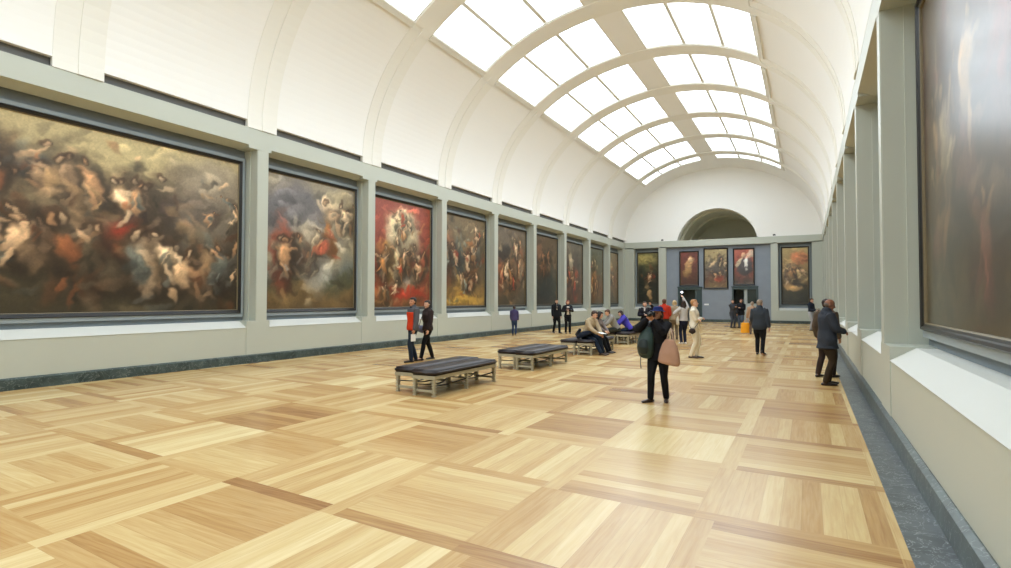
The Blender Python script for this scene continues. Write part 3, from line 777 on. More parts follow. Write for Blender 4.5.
# ------------------------------------------------------------------ people
def tube(bm, pts, rad, side=(1, 0, 0), n=14, cap=True, dome=(1.0, 1.0)):
    """lofted tube; rad: float or (r_side, r_other) per point"""
    pts = [Vector(p) for p in pts]; side = Vector(side)
    P, Rr = [], []
    for i, p in enumerate(pts):
        r = rad[i]; r = (r, r) if isinstance(r, (int, float)) else r
        P.append(p); Rr.append(r)
    rings = []
    def ring(c, t, r, k=1.0):
        a = side-t*side.dot(t)
        if a.length < 0.05: a = Vector((0, 1, 0))-t*t.y
        a.normalize(); b_ = t.cross(a)
        return [bm.verts.new(c+a*(r[0]*k*math.cos(2*math.pi*j/n))+b_*(r[1]*k*math.sin(2*math.pi*j/n))) for j in range(n)]
    m = len(P)
    for i in range(m):
        t = (P[min(i+1, m-1)]-P[max(i-1, 0)]).normalized()
        if i == 0 and cap:
            e = min(Rr[0])*dome[0]
            for a in (1.2, 0.7): rings.append(ring(P[0]-t*e*math.sin(a), t, Rr[0], math.cos(a)))
        rings.append(ring(P[i], t, Rr[i]))
        if i == m-1 and cap:
            e = min(Rr[-1])*dome[1]
            for a in (0.7, 1.2): rings.append(ring(P[-1]+t*e*math.sin(a), t, Rr[-1], math.cos(a)))
    for a, b_ in zip(rings, rings[1:]):
        for j in range(n): bm.faces.new((a[j], a[(j+1) % n], b_[(j+1) % n], b_[j]))
    bm.faces.new(rings[0][::-1]); bm.faces.new(rings[-1])

def ell(bm, c, r, rot=None, seg=14):
    g = bmesh.ops.create_uvsphere(bm, u_segments=seg, v_segments=max(6, seg*2//3), radius=1.0)
    for v in g['verts']:
        p = Vector((v.co.x*r[0], v.co.y*r[1], v.co.z*r[2]))
        if rot: p = rot @ p
        v.co = p+Vector(c)

def spline(pts, rads, sub=3):
    """Catmull-Rom subdivision of centre line and radii"""
    P = [Vector(p) for p in pts]; Rr = [((r, r) if isinstance(r, (int, float)) else r) for r in rads]
    op, orr = [], []
    for i in range(len(P)-1):
        p0, p1, p2, p3 = P[max(i-1, 0)], P[i], P[i+1], P[min(i+2, len(P)-1)]
        for k in range(sub):
            t = k/sub
            op.append(0.5*((2*p1)+(p2-p0)*t+(2*p0-5*p1+4*p2-p3)*t*t+(3*p1-p0-3*p2+p3)*t**3))
            orr.append(tuple(Rr[i][q]*(1-t)+Rr[i+1][q]*t for q in (0, 1)))
    op.append(P[-1]); orr.append(Rr[-1]); return op, orr

def fused(name, bm, m, parent, voxel, smooth=2):
    """one continuous skin: voxel-fuse the overlapping volumes, relax, keep as plain mesh"""
    me = bpy.data.meshes.new(name+'_src'); bmesh.ops.recalc_face_normals(bm, faces=bm.faces); bm.to_mesh(me); bm.free()
    o = bpy.data.objects.new(name, me); COL.objects.link(o)
    md = o.modifiers.new('r', 'REMESH'); md.mode = 'VOXEL'; md.voxel_size = voxel; md.use_smooth_shade = True
    if smooth:
        sm = o.modifiers.new('s', 'SMOOTH'); sm.factor = 0.5; sm.iterations = smooth
    dg = bpy.context.evaluated_depsgraph_get()
    new = bpy.data.meshes.new_from_object(o.evaluated_get(dg)); new.name = name
    o.modifiers.clear(); o.data = new; bpy.data.meshes.remove(me)
    new.materials.clear(); new.materials.append(m)
    for p in new.polygons: p.use_smooth = True
    if parent: o.parent = parent
    return o

def ik(a, c, l1, l2, pole):
    a, c, pole = Vector(a), Vector(c), Vector(pole)
    d = c-a; L_ = min(d.length, (l1+l2)*0.995)
    if d.length < 1e-6: d = Vector((0, 0, -1))
    u = d.normalized(); c = a+u*L_
    x = (l1*l1-l2*l2+L_*L_)/(2*L_); h = math.sqrt(max(0, l1*l1-x*x))
    pp = pole-u*pole.dot(u)
    if pp.length < 1e-4: pp = Vector((0, 1, 0))-u*u.y
    return a+u*x+pp.normalized()*h, c

MATS = {}
def cm(name, rgb, rough=0.85, spec=0.15, noise=0.10, nscale=18, bump=0.25):
    if name not in MATS: MATS[name] = mat(name, rgb, rough, spec, noise, nscale, bump, 70)
    return MATS[name]
m_eye = mat('dark_eye', (30, 22, 18), 0.2, 0.5)
m_lips = mat('lip_skin', (150, 84, 74), 0.5, 0.3)
SKINS = {'fair': cm('fair_skin', (214, 168, 142), 0.55, 0.3, 0.04, 20, 0.05), 'tan': cm('tan_skin', (186, 134, 104), 0.55, 0.3, 0.04, 20, 0.05), 'dark': cm('brown_skin', (138, 92, 68), 0.5, 0.3, 0.04, 20, 0.05)}

def hand_geo(bm, w, d, palm_n, right, s, curl=0.5):
    """w wrist, d finger direction, palm_n palm normal, right: sideways towards the thumb"""
    w, d, pn = Vector(w), Vector(d).normalized(), Vector(palm_n)
    pn = (pn-d*pn.dot(d)).normalized(); th = d.cross(pn)*(1 if right else -1)
    tube(bm, [w, w+d*0.045*s, w+d*0.088*s], [(0.026*s, 0.017*s), (0.038*s, 0.015*s), (0.036*s, 0.013*s)], side=th, n=10)
    for k, (off, ln) in enumerate(((0.027, .066), (0.009, .075), (-0.010, .069), (-0.027, .054))):
        p = w+d*0.085*s+th*off*s; q = d; pts = [p-d*0.012*s]; rr = [0.0095*s]
        for j, f in enumerate((.42, .32, .26)):
            ang = curl*(0.45+0.1*k) if j == 0 else curl*0.9
            q = (q*math.cos(ang)+pn*math.sin(ang)).normalized(); p = p+q*ln*f*s; pts.append(p); rr.append((0.0092-0.001*j)*s)
            pn2 = pn
        tube(bm, pts, rr, side=th, n=8)
    a = w+d*0.025*s+th*0.024*s
    tube(bm, [a, a+(th*0.75+d*0.7+pn*0.2)*0.034*s, a+(th*0.75+d*0.9+pn*0.35)*0.034*s+(d+pn*0.5)*0.028*s], [0.013*s, 0.0105*s, 0.009*s], side=pn, n=8)

def person(label, loc, face, H=1.72, skin='fair', vox=0.012, female=False, lean=0.0, hips=None, feet=((-.10, 0.0), (.10, 0.0)), foot_z=(0, 0),
           hands=None, elbow=None, curl=0.5, look=(0, 0), hair=('short', (60, 42, 32)), top=None, trousers=None, shoes=(40, 32, 28), fat=1.0, knee_out=0.0,
           scarf=None, hat=None, vest=None, collar=None, shirt=None, apron=None, foot_dir=(0, 0), group=None, foot_yaw=(0, 0), lift=(0, 0), skirt=None):
    """local frame: X = the person's right, +Y = the way they face, Z up; origin on the floor"""
    s = H/1.72
    sk = SKINS[skin]
    hz = 0.925 if hips is None else hips[2]/s
    hip = Vector((0 if hips is None else hips[0]/s, 0 if hips is None else hips[1]/s, hz))
    RL_ = Matrix.Rotation(-lean, 3, 'X')                      # + lean = forward
    T = lambda p: hip+RL_ @ (Vector(p)-Vector((0, 0, 0.925)))   # torso space -> figure space
    fw_ = 0.93 if female else 1.0
    SHX = 0.175*fw_
    sh = [T((-SHX, -0.01, 1.405)), T((SHX, -0.01, 1.405))]
    neck0, neck1 = T((0, -0.012, 1.44)), T((0, 0.008, 1.53))
    hy, hp = look
    RH = Matrix.Rotation(-hy, 3, 'Z') @ Matrix.Rotation(-hp-lean*0.35, 3, 'X')   # +hy = turned to their right, +hp = down
    hc = neck1+RH @ Vector((0, 0.018, 0.085))
    HD = lambda p: hc+RH @ Vector(p)
    hipj = [hip+Vector((-.088, 0, -0.02)), hip+Vector((.088, 0, -0.02))]
    ank, knee = [], []
    for i in (0, 1):
        f = feet[i]; az = 0.075+foot_z[i]/s
        a = Vector((f[0]/s, f[1]/s, az))
        k, a2 = ik(hipj[i], a, 0.43, 0.425, ((-1 if i == 0 else 1)*knee_out, 1.0, 0.05))
        knee.append(k); ank.append(a2)
    wr, el = [], []
    for i in (0, 1):
        sg = -1 if i == 0 else 1
        tgt = None if hands is None or hands[i] is None else Vector(hands[i])/s
        if tgt is None: tgt = sh[i]+Vector((sg*0.07, 0.06, -0.52))
        po = (sg*0.5, -1.0, -0.5) if elbow is None or elbow[i] is None else elbow[i]
        e, w = ik(sh[i], tgt, 0.285, 0.255, po)
        el.append(e); wr.append(w)
    S = lambda v: Vector(v)*s
    # ---------------- body
    bm = bmesh.new()
    def torso(grow, z0, z1, flare=0.0, extra=1.0):
        prof = [(0.80, .13, .10, 0), (0.86, .162, .112, 0.0), (0.93, .168, .118, 0), (1.02, .146, .105, 0), (1.10, .136, .098, .004), (1.20, .150, .108, .008), (1.30, .168, .114, .008), (1.37, .172, .100, 0), (1.415, .150, .080, -.004), (1.445, .10, .064, -.008), (1.47, .062, .058, -.006)]
        if female: prof = [(z, w*(1.0 if z < .95 else .88), d*(1.06 if 1.15 < z < 1.33 else .95), y+(0.012 if 1.15 < z < 1.33 else 0)) for z, w, d, y in prof]
        pts, rr = [], []
        for z, w, d, y in prof:
            if z < z0-0.001 or z > z1+0.001: continue
            g = grow+flare*max(0, (1.05-z)/0.25)
            pts.append(S(T((0, y, z)))); rr.append(((w*fat+g)*s, (d*fat*extra+g)*s))
        return pts, rr
    p_, r_ = torso(-0.004, 0.80, 1.47); tube(bm, *spline(p_, r_, 2), side=(1, 0, 0), n=20)
    tube(bm, [S(neck0), S(neck1), S(neck1+RH @ Vector((0, .012, .04)))], [0.056*s, 0.05*s, 0.05*s])
    # head: skull, jaw, nose, ears, brow
    ell(bm, S(HD((0, -0.008, 0.028))), (0.076*s, 0.094*s, 0.092*s), RH, 20)
    ell(bm, S(HD((0, 0.028, -0.035))), (0.056*s, 0.062*s, 0.072*s), RH, 16)
    ell(bm, S(HD((0, 0.062, -0.088))), (0.026*s, 0.024*s, 0.022*s), RH, 10)
    tube(bm, [S(HD((0, 0.082, 0.02))), S(HD((0, 0.104, -0.022)))], [0.010*s, 0.015*s], n=8)
    for q in (-1, 1):
        ell(bm, S(HD((q*0.078, -0.006, -0.008))), (0.010*s, 0.019*s, 0.030*s), RH, 8)
        ell(bm, S(HD((q*0.034, 0.066, -0.028))), (0.022*s, 0.018*s, 0.02*s), RH, 8)
    for i in (0, 1):
        sg = -1 if i == 0 else 1
        tube(bm, *spline([S(sh[i]+Vector((-sg*.04, 0, 0))), S(sh[i]), S((sh[i]+el[i])/2), S(el[i]), S(el[i]*.65+wr[i]*.35), S(wr[i])], [.05*s, .052*s, .045*s, .038*s, .04*s, .026*s], 2), n=12)
        d = (wr[i]-el[i]).normalized()
        pn = Vector((-sg*0.9, 0.25, 0)) if d.z < -0.5 else Vector((-sg*0.5, 0.2, -0.5 if d.z < 0.5 else 0.0))
        if d.z > 0.5: pn = Vector((-sg*0.3, 1, 0))
        hand_geo(bm, S(wr[i]), d, pn, i == 1, s, curl)
        tube(bm, *spline([S(hipj[i]), S(hipj[i]*.5+knee[i]*.5), S(knee[i]), S(knee[i]*.68+ank[i]*.32+Vector((0, -.012, 0))), S(ank[i])], [.082*s, .073*s, .052*s, .053*s, .036*s], 2), n=14)
        fy = foot_yaw[i]; fd = Vector((math.sin(fy), math.cos(fy), -lift[i])).normalized()
        tube(bm, [S(ank[i]+Vector((0, 0, -.03))-fd*.04), S(ank[i]+fd*.05+Vector((0, 0, -.045))), S(ank[i]+fd*.16+Vector((0, 0, -.052)))], [(.033*s, .028*s), (.038*s, .022*s), (.036*s, .016*s)], side=(1, 0, 0), n=12)
    root = fused('person', bm, sk, None, max(0.009, vox*0.75), 1)
    tag(root, label, 'person', group)
    # ---------------- face details
    for q in (-1, 1):
        bm = bmesh.new(); ell(bm, S(HD((q*0.030, 0.081, 0.008))), (0.0125*s, 0.007*s, 0.0065*s), RH, 8)
        link('eye', bm, m_eye, root, True)
    bm = bmesh.new(); ell(bm, S(HD((0, 0.086, -0.056))), (0.023*s, 0.008*s, 0.0065*s), RH, 8)
    link('mouth', bm, m_lips, root, True)
    # ---------------- hair
    style, hrgb = hair
    hm = cm('hair_%d_%d_%d' % hrgb, hrgb, 0.55, 0.4, 0.2, 40, 0.4)
    if style != 'none':
        bm = bmesh.new()
        if style == 'balding':
            ell(bm, S(HD((0, -0.034, -0.002))), (0.082*s, 0.076*s, 0.055*s), RH)
        else:
            ell(bm, S(HD((0, -0.030, 0.038))), (0.087*s, 0.088*s, 0.092*s), RH, 18)
            ell(bm, S(HD((0, 0.012, 0.078))), (0.070*s, 0.076*s, 0.046*s), RH, 14)
            ell(bm, S(HD((0, -0.05, -0.015))), (0.072*s, 0.055*s, 0.065*s), RH, 14)
        if style == 'long':
            tube(bm, [S(HD((0, -.055, .02))), S(HD((0, -.085, -.08))), S(HD((0, -.10, -.19))), S(HD((0, -.10, -.30)))], [(.085*s, .05*s), (.09*s, .045*s), (.09*s, .04*s), (.06*s, .028*s)], side=RH @ Vector((1, 0, 0)))
            for q in (-1, 1): tube(bm, [S(HD((q*.078, -.01, .03))), S(HD((q*.085, -.015, -.07))), S(HD((q*.075, -.03, -.17)))], [.022*s, .026*s, .02*s])
        if style == 'bob':
            for q in (-1, 1): tube(bm, [S(HD((q*.076, -.02, .03))), S(HD((q*.084, -.02, -.04))), S(HD((q*.07, -.03, -.085)))], [.024*s, .028*s, .02*s])
            ell(bm, S(HD((0, -.055, -.055))), (.08*s, .045*s, .06*s), RH)
        if style == 'ponytail':
            tube(bm, [S(HD((0, -.105, .04))), S(HD((0, -.15, .01))), S(HD((0, -.155, -.09))), S(HD((0, -.14, -.17)))], [.02*s, .034*s, .032*s, .012*s])
        if style == 'bun': ell(bm, S(HD((0, -.125, .03))), (.04*s, .035*s, .04*s), RH)
        if style == 'curly':
            for j in range(26):
                a, b_ = random.uniform(0, 6.28), random.uniform(-0.3, 1.3)
                ell(bm, S(HD((0.082*math.cos(a)*math.cos(b_), -0.03+0.08*math.sin(a)*math.cos(b_) if math.sin(a) < .5 else -0.0, 0.035+0.088*math.sin(b_)))), (.028*s,)*3, None, 6)
        fused('hair', bm, hm, root, max(.010, vox), 1)
    # ---------------- trousers
    if trousers:
        tm = cm(*trousers)
        bm = bmesh.new(); p_, r_ = torso(0.012, 0.80, 1.02); tube(bm, *spline(p_, r_, 2), n=20)
        for i in (0, 1):
            a2 = ank[i]+Vector((0, 0, .01))
            tube(bm, *spline([S(hipj[i]+Vector((0, -.01, .02))), S(hipj[i]*.5+knee[i]*.5), S(knee[i]), S(knee[i]*.6+a2*.4+Vector((0, -.008, 0))), S(a2)], [.098*s*fat, .088*s*fat, .068*s, .066*s, .056*s], 3), n=16)
        fused('trousers', bm, tm, root, vox, 3)
    if skirt:
        bm = bmesh.new(); p_, r_ = torso(0.02, 0.86, 1.02)
        tube(bm, [S(hip+Vector((0, 0, -.42))), S(hip+Vector((0, 0, -.2)))]+p_, [(.22*s, .19*s), (.20*s, .16*s)]+r_, n=20, dome=(0.1, 1))
        fused('skirt', bm, cm(*skirt), root, vox, 2)
    # ---------------- shoes
    if isinstance(shoes, tuple):
        sm_ = cm('shoe_%d_%d_%d' % shoes, shoes, 0.4, 0.4, 0.05, 10, 0.05)
        for i in (0, 1):
            fy = foot_yaw[i]; fd = Vector((math.sin(fy), math.cos(fy), 0)); sd = Vector((math.cos(fy), -math.sin(fy), 0))
            a = ank[i]; base = foot_z[i]/s
            bm = bmesh.new()
            def g(f, z): return S(Vector((a.x, a.y, 0))+fd*f+Vector((0, 0, base+z+(lift[i]*(0.19-f)*0.8 if lift[i] > 0 else 0))))
            tube(bm, [g(-.06, .030), g(0, .036), g(.07, .034), g(.15, .028), g(.195, .024)], [(.033*s, .030*s), (.038*s, .034*s), (.043*s, .031*s), (.045*s, .026*s), (.036*s, .021*s)], side=sd, n=14)
            tube(bm, [g(-.01, .03), g(-.012, .085)], [.040*s, .042*s], n=12)
            for v in bm.verts:
                if lift[i] <= 0 and v.co.z < base*s+0.001: v.co.z = base*s+0.001
            fused('shoe', bm, sm_, root, max(.009, vox*.8), 1)
    # ---------------- tops
    def garment(nm, spec, length, grow, sleeves=True, flare=0.0, cuff=0.9, slim=1.0, ztop=1.47, sleeve_r=1.0):
        bm = bmesh.new()
        if length >= 0.80: p_, r_ = torso(grow, length, ztop, flare)
        else:
            p_, r_ = torso(grow, 0.80, ztop, flare)
            d = (hip+Vector((0, 0, length-0.925)))
            w0 = r_[0]
            p_ = [S(T((0, 0, length)) if hips is None else d)]+p_; r_ = [(w0[0]*1.16, w0[1]*1.35)]+[(w0[0]*1.08, w0[1]*1.18)]+r_[1:]
        tube(bm, *spline(p_, r_, 2), n=22, dome=(0.12, 1.0))
        if sleeves:
            for i in (0, 1):
                sg = -1 if i == 0 else 1
                e2 = el[i]*(1-cuff)+wr[i]*cuff
                tube(bm, *spline([S(sh[i]+Vector((-sg*.05, 0, .0))), S(sh[i]), S((sh[i]+el[i])/2), S(el[i]), S((el[i]+e2)/2), S(e2)],
                                 [(.058+grow*.7)*s*sleeve_r, (.062+grow*.8)*s*sleeve_r, (.056+grow*.7)*s*sleeve_r, (.050+grow*.7)*s*sleeve_r, (.044+grow*.6)*s*sleeve_r, (.036+grow*.6)*s*sleeve_r], 2), n=12)
        return fused(nm, bm, cm(*spec), root, vox, 3)
    if shirt: garment('shirt', shirt[0], shirt[1], 0.008, sleeves=False, ztop=1.47)
    if top:
        spec, length, grow = top[:3]; kw = top[3] if len(top) > 3 else {}
        garment(kw.pop('name', 'jacket'), spec, length, grow, **kw)
    if vest:       # coloured front of the jacket: a panel wrapped on the chest
        spec, z0, z1, hw = vest
        bm = bmesh.new(); g = (top[2] if top else 0.0)+0.012
        rows = []
        for k in range(15):
            z = z0+(z1-z0)*k/14; w_, d_ = np.interp(z, [.80, .93, 1.10, 1.30, 1.37, 1.445], [.16, .168, .138, .168, .172, .10]), np.interp(z, [.80, .93, 1.10, 1.30, 1.37, 1.445], [.108, .118, .1, .122, .108, .072])
            row = []
            for j in range(13):
                a = math.pi/2+(j-6)/6*hw
                row.append((S(T(((w_*fat+g)*math.cos(a), (d_*fat+g)*math.sin(a), z))), S(T(((w_*fat+g-.03)*math.cos(a), (d_*fat+g-.03)*math.sin(a), z)))))
            rows.append(row)
        V_ = [[(bm.verts.new(a), bm.verts.new(b_)) for a, b_ in row] for row in rows]
        for k in range(14):
            for j in range(12):
                bm.faces.new((V_[k][j][0], V_[k][j+1][0], V_[k+1][j+1][0], V_[k+1][j][0])); bm.faces.new((V_[k][j][1], V_[k+1][j][1], V_[k+1][j+1][1], V_[k][j+1][1]))
        for k in range(14):
            for j in (0, 12): bm.faces.new((V_[k][j][0], V_[k+1][j][0], V_[k+1][j][1], V_[k][j][1]))
        for j in range(12):
            for k in (0, 14): bm.faces.new((V_[k][j][0], V_[k][j+1][0], V_[k][j+1][1], V_[k][j][1]))
        o = link('front_panel', bm, cm(*spec), root, True)
    if scarf:
        bm = bmesh.new()
        pts = [S(neck0+(neck1-neck0)*.25+RL_ @ Vector((.068*math.cos(a), .066*math.sin(a), .008*math.sin(2*a)))) for a in [2*math.pi*k/14 for k in range(15)]]
        tube(bm, pts, [.030*s]*15, side=(0, 0, 1), n=10)
        if scarf[1]: tube(bm, [S(T((.02, .09, 1.44))), S(T((.03, .145, 1.34))), S(T((.035, .15, 1.20)))], [(.035*s, .018*s), (.038*s, .016*s), (.04*s, .014*s)], n=10)
        fused('scarf', bm, cm(*scarf[0]), root, max(.010, vox*.8), 1)
    if hat:
        bm = bmesh.new()
        tube(bm, [S(HD((0, -.008, .055))), S(HD((0, -.01, .095))), S(HD((0, -.01, .118)))], [(.094*s, .104*s), (.090*s, .100*s), (.080*s, .090*s)], side=RH @ Vector((1, 0, 0)), n=20, dome=(.2, .3))
        tube(bm, [S(HD((0, .012, .045))), S(HD((0, .012, .062)))], [(.155*s, .170*s), (.120*s, .130*s)], side=RH @ Vector((1, 0, 0)), n=24, cap=False)
        fused('hat', bm, cm(*hat), root, .009, 1)
    # placement
    root.location = (loc[0], loc[1], 0)
    toc = Vector((-loc[0], -loc[1])).normalized(); r_img = Vector((-toc.y, toc.x))
    if r_img.dot(Vector((rgt.x, rgt.y))) < 0: r_img = -r_img
    a = math.radians(face); f = toc*math.cos(a)+r_img*math.sin(a)
    root.rotation_euler = (0, 0, math.atan2(f.y, f.x)-math.pi/2)
    return root

def wpt(root, p):   # local -> world (for things people hold)
    return Matrix.Translation(root.location) @ root.rotation_euler.to_matrix().to_4x4() @ Vector(p)

def carried(name, label, cat, bm, m, root, smooth=True, fuse=None, group=None):
    """a thing held by a person: its own top-level object, laid out in the person's local frame, origin at its own middle"""
    c = Vector((0, 0, 0))
    for v in bm.verts: c += v.co
    c /= len(bm.verts)
    for v in bm.verts: v.co -= c
    o = fused(name, bm, m, None, fuse, 2) if fuse else link(name, bm, m, None, smooth)
    o.location = wpt(root, c); o.rotation_euler = root.rotation_euler.copy()
    tag(o, label, cat, group); o['_c'] = 0
    del o['_c']
    return o, c

def piece(name, bm, m, o, c, smooth=True, fuse=None):
    for v in bm.verts: v.co -= c
    return fused(name, bm, m, o, fuse, 2) if fuse else link(name, bm, m, o, smooth)

random.seed(4)
# colours as (name, rgb, ...)
C_JEAN = ('dark_denim', (34, 44, 58)); C_BLACK = ('black_cloth', (24, 25, 28)); C_CHAR = ('charcoal_wool', (52, 56, 64)); C_BROWNT = ('dark_brown_trouser_cloth', (56, 46, 34))
C_WHITE = ('white_linen', (226, 218, 200)); C_GREY = ('grey_knit', (142, 140, 136)); C_RED = ('red_cloth', (176, 52, 36))
def C_(n, rgb): return (n, rgb)

# 1 man in grey and red jacket, walking to the left
p = person('dark haired man in grey jacket with red front and dark jeans, walking left', (-9.52, 12.50), -62, 1.74, 'tan', 0.011, look=(-.25, -.05), hair=('short', (34, 26, 24)),
    feet=((-.09, .10), (.09, -.14)), hands=((-.24, .10, .80), (.25, -.04, .82)), trousers=C_JEAN, top=(C_('grey_jacket_cloth', (84, 84, 88)), .84, .032), vest=(C_('orange_red_jacket_front', (196, 62, 34)), .86, 1.34, 1.0),
    collar=None, scarf=(C_('dark_collar_cloth', (36, 36, 42)), False), shoes=(34, 30, 30))
bm = bmesh.new(); box(bm, -.262, -.258, .06, .20, .58, .77)
bmesh.ops.bevel(bm, geom=bm.edges[:], offset=.001, segments=1, affect='EDGES')
carried('leaflet', 'white leaflet hanging from the hand of the man in the red fronted jacket', 'paper', bm, mat('white_paper', (222, 222, 218), 0.7), p, False)
m_paper = bpy.data.materials['white_paper']
# 2 woman beside him
p = person('dark haired woman in dark brown jacket walking left behind the red fronted man', (-9.50, 13.15), -60, 1.66, 'fair', 0.011, True, look=(-.2, 0), hair=('short', (44, 30, 24)),
    feet=((-.08, .26), (.08, -.20)), foot_yaw=(0, 0), hands=((-.23, .12, .80), (.20, -.02, .78)), trousers=C_BLACK, top=(C_('dark_brown_jacket_cloth', (52, 42, 40)), .86, .034), shirt=(C_('cream_shirt_cloth', (196, 176, 150)), .9), shoes=(32, 28, 28))
bm = bmesh.new(); tube(bm, [(.34, -.16, .88), (.34, -.02, .84), (.34, .12, .88)], [(.09, .05), (.12, .065), (.09, .05)], side=(0, 0, 1))
o, c = carried('handbag', 'small grey blue handbag on the hip of the woman in dark brown', 'bag', bm, cm('grey_blue_bag_cloth', (120, 124, 148)), p, fuse=.012)
bm = bmesh.new(); tube(bm, [(.32, -.14, .93), (.24, -.10, 1.2), (.16, -.03, 1.46), (.24, .06, 1.2), (.32, .10, .93)], [.009]*5, n=6); piece('strap', bm, m_leather, o, c)

# 3 child at the left wall
p = person('small person in purple jacket and blue jeans facing the left wall paintings', (-12.42, 24.2), 172, 1.38, 'tan', 0.014, look=(0, -.1), hair=('short', (70, 54, 44)), feet=((-.07, 0), (.07, .02)), hands=((-.17, .12, .72), (.17, .12, .72)),
    trousers=C_('blue_denim', (50, 66, 96)), top=(C_('purple_jacket_cloth', (74, 68, 104)), .82, .03), shoes=(40, 34, 34))
# 4 man in dark suit by the wall
p = person('man in dark suit and pale scarf walking right past left wall', (-11.25, 26.6), 25, 1.70, 'fair', 0.013, look=(.2, 0), hair=('short', (56, 40, 32)), feet=((-.10, .16), (.10, -.14)), foot_yaw=(-.2, .2), hands=((-.25, .02, .80), (.24, .06, .80)),
    trousers=C_BLACK, top=(C_('black_suit_cloth', (30, 32, 36)), .80, .032), scarf=(C_('pale_grey_scarf', (168, 160, 142)), True), fat=1.12)
# 5 red haired woman
p = person('red haired woman in dark jacket and white shirt holding her hands at her chest', (-10.60, 26.5), 8, 1.66, 'fair', 0.013, True, look=(-.1, .15), hair=('bob', (120, 52, 34)), feet=((-.10, .04), (.09, -.04)), hands=((-.03, .24, 1.20), (.09, .22, 1.14)),
    elbow=((-1, -.3, -.8), (1, -.3, -.8)), trousers=C_BLACK, top=(C_('dark_jacket_cloth', (36, 38, 42)), .84, .030), vest=(C_('white_shirt_cloth', (214, 204, 192)), .98, 1.40, .33))

# 6 seated man in beige sweater, 7 seated woman  (third bench pair) - they face the right-hand wall
SEAT = 0.475
p = person('seated man in beige sweater and dark jeans reading a white sheet on third bench', (-5.80, 16.95), 52, 1.76, 'fair', 0.011, lean=.42, hips=(0, -.42, SEAT+.12), look=(-.25, .25), hair=('short', (58, 38, 28)),
    feet=((-.13, .14), (.12, .24)), hands=((-.10, .10, .62), (.12, .12, .66)), elbow=((-1, -.3, -.6), (1, -.3, -.6)), trousers=C_JEAN, top=(C_('beige_sweater_knit', (176, 158, 130)), .93, .026, dict(name='sweater')), shoes=(72, 54, 42))
p_read = p
bm = bmesh.new(); V_ = [(-.13, .05, .70), (.17, .08, .71), (.18, .32, .66), (-.12, .29, .65)]
a = [bm.verts.new(v) for v in V_]; b_ = [bm.verts.new((v[0], v[1], v[2]-.004)) for v in V_]
bm.faces.new(a); bm.faces.new(b_[::-1])
for i in range(4): bm.faces.new((a[i], a[(i+1) % 4], b_[(i+1) % 4], b_[i]))
carried('sheet_of_paper', 'white sheet held by the seated man in beige on third bench', 'paper', bm, m_paper, p, False)
bm = bmesh.new()
tube(bm, [(.30, -.52, .54), (.26, -.34, .62), (.16, -.16, .68), (.02, -.10, .70)], [(.09, .05), (.12, .08), (.13, .06), (.08, .04)], side=(0, 1, 0))
tube(bm, [(.30, -.55, .60), (.25, -.48, .76)], [(.10, .05), (.06, .04)], side=(1, 0, 0))
carried('folded_coat', 'dark blue coat bundled on the lap and seat beside the reading man', 'coat', bm, cm('navy_coat_cloth', (32, 36, 46)), p, fuse=.013)
p = person('seated woman with long black hair in grey top beside the reading man', (-5.74, 17.62), 62, 1.62, 'fair', 0.012, True, lean=.30, hips=(0, -.42, SEAT+.12), look=(-.6, .2), hair=('long', (26, 22, 24)),
    feet=((-.10, .10), (.10, .12)), hands=((-.10, .02, .70), (.12, .02, .70)), elbow=((-1, -.3, -.6), (1, -.3, -.6)), trousers=C_BLACK, top=(C_('heather_grey_top_cloth', (128, 118, 116)), .93, .022), shoes=(40, 34, 34))
# 8 grey sweater person and 9 purple jacket person on the fourth pair - facing left
p = person('seated brown haired man in grey sweater leaning left on fourth bench', (-6.85, 21.0), -72, 1.76, 'fair', 0.012, lean=.52, hips=(0, -.45, SEAT+.12), look=(0, .25), hair=('short', (86, 56, 36)),
    feet=((-.12, .10), (.12, .04)), hands=((-.06, .16, .66), (.10, .18, .66)), elbow=((-1, -.3, -.6), (1, -.3, -.6)), trousers=C_('olive_dark_trouser_cloth', (52, 56, 54)), top=(C_GREY, .90, .03, dict(name='sweater')), shoes=(60, 50, 44))
p = person('seated person in bright purple blue jacket bending low on fourth bench', (-6.60, 21.75), -80, 1.62, 'fair', 0.012, True, lean=.50, hips=(0, -.45, SEAT+.12), look=(0, .3), hair=('bob', (52, 36, 34)),
    feet=((-.10, .10), (.10, .06)), hands=((-.10, .12, .62), (.10, .14, .62)), elbow=((-1, -.3, -.6), (1, -.3, -.6)), trousers=C_JEAN, top=(C_('purple_blue_jacket_cloth', (78, 72, 178)), .86, .042))
bm = bmesh.new(); tube(bm, [(-.16, 0, .10), (0, .02, .12), (.16, 0, .09)], [(.08, .10), (.12, .13), (.07, .09)], side=(0, 1, 0)); tube(bm, [(-.1, 0, .18), (0, 0, .30), (.1, 0, .18)], [.012]*3, n=6)
o = fused('duffel_bag', bm, cm('olive_dark_bag_cloth', (48, 46, 40)), None, .013, 1); o.location = (-6.02, 22.3, .455)
tag(o, 'dark olive bag lying on the right bench of the fourth pair', 'bag')

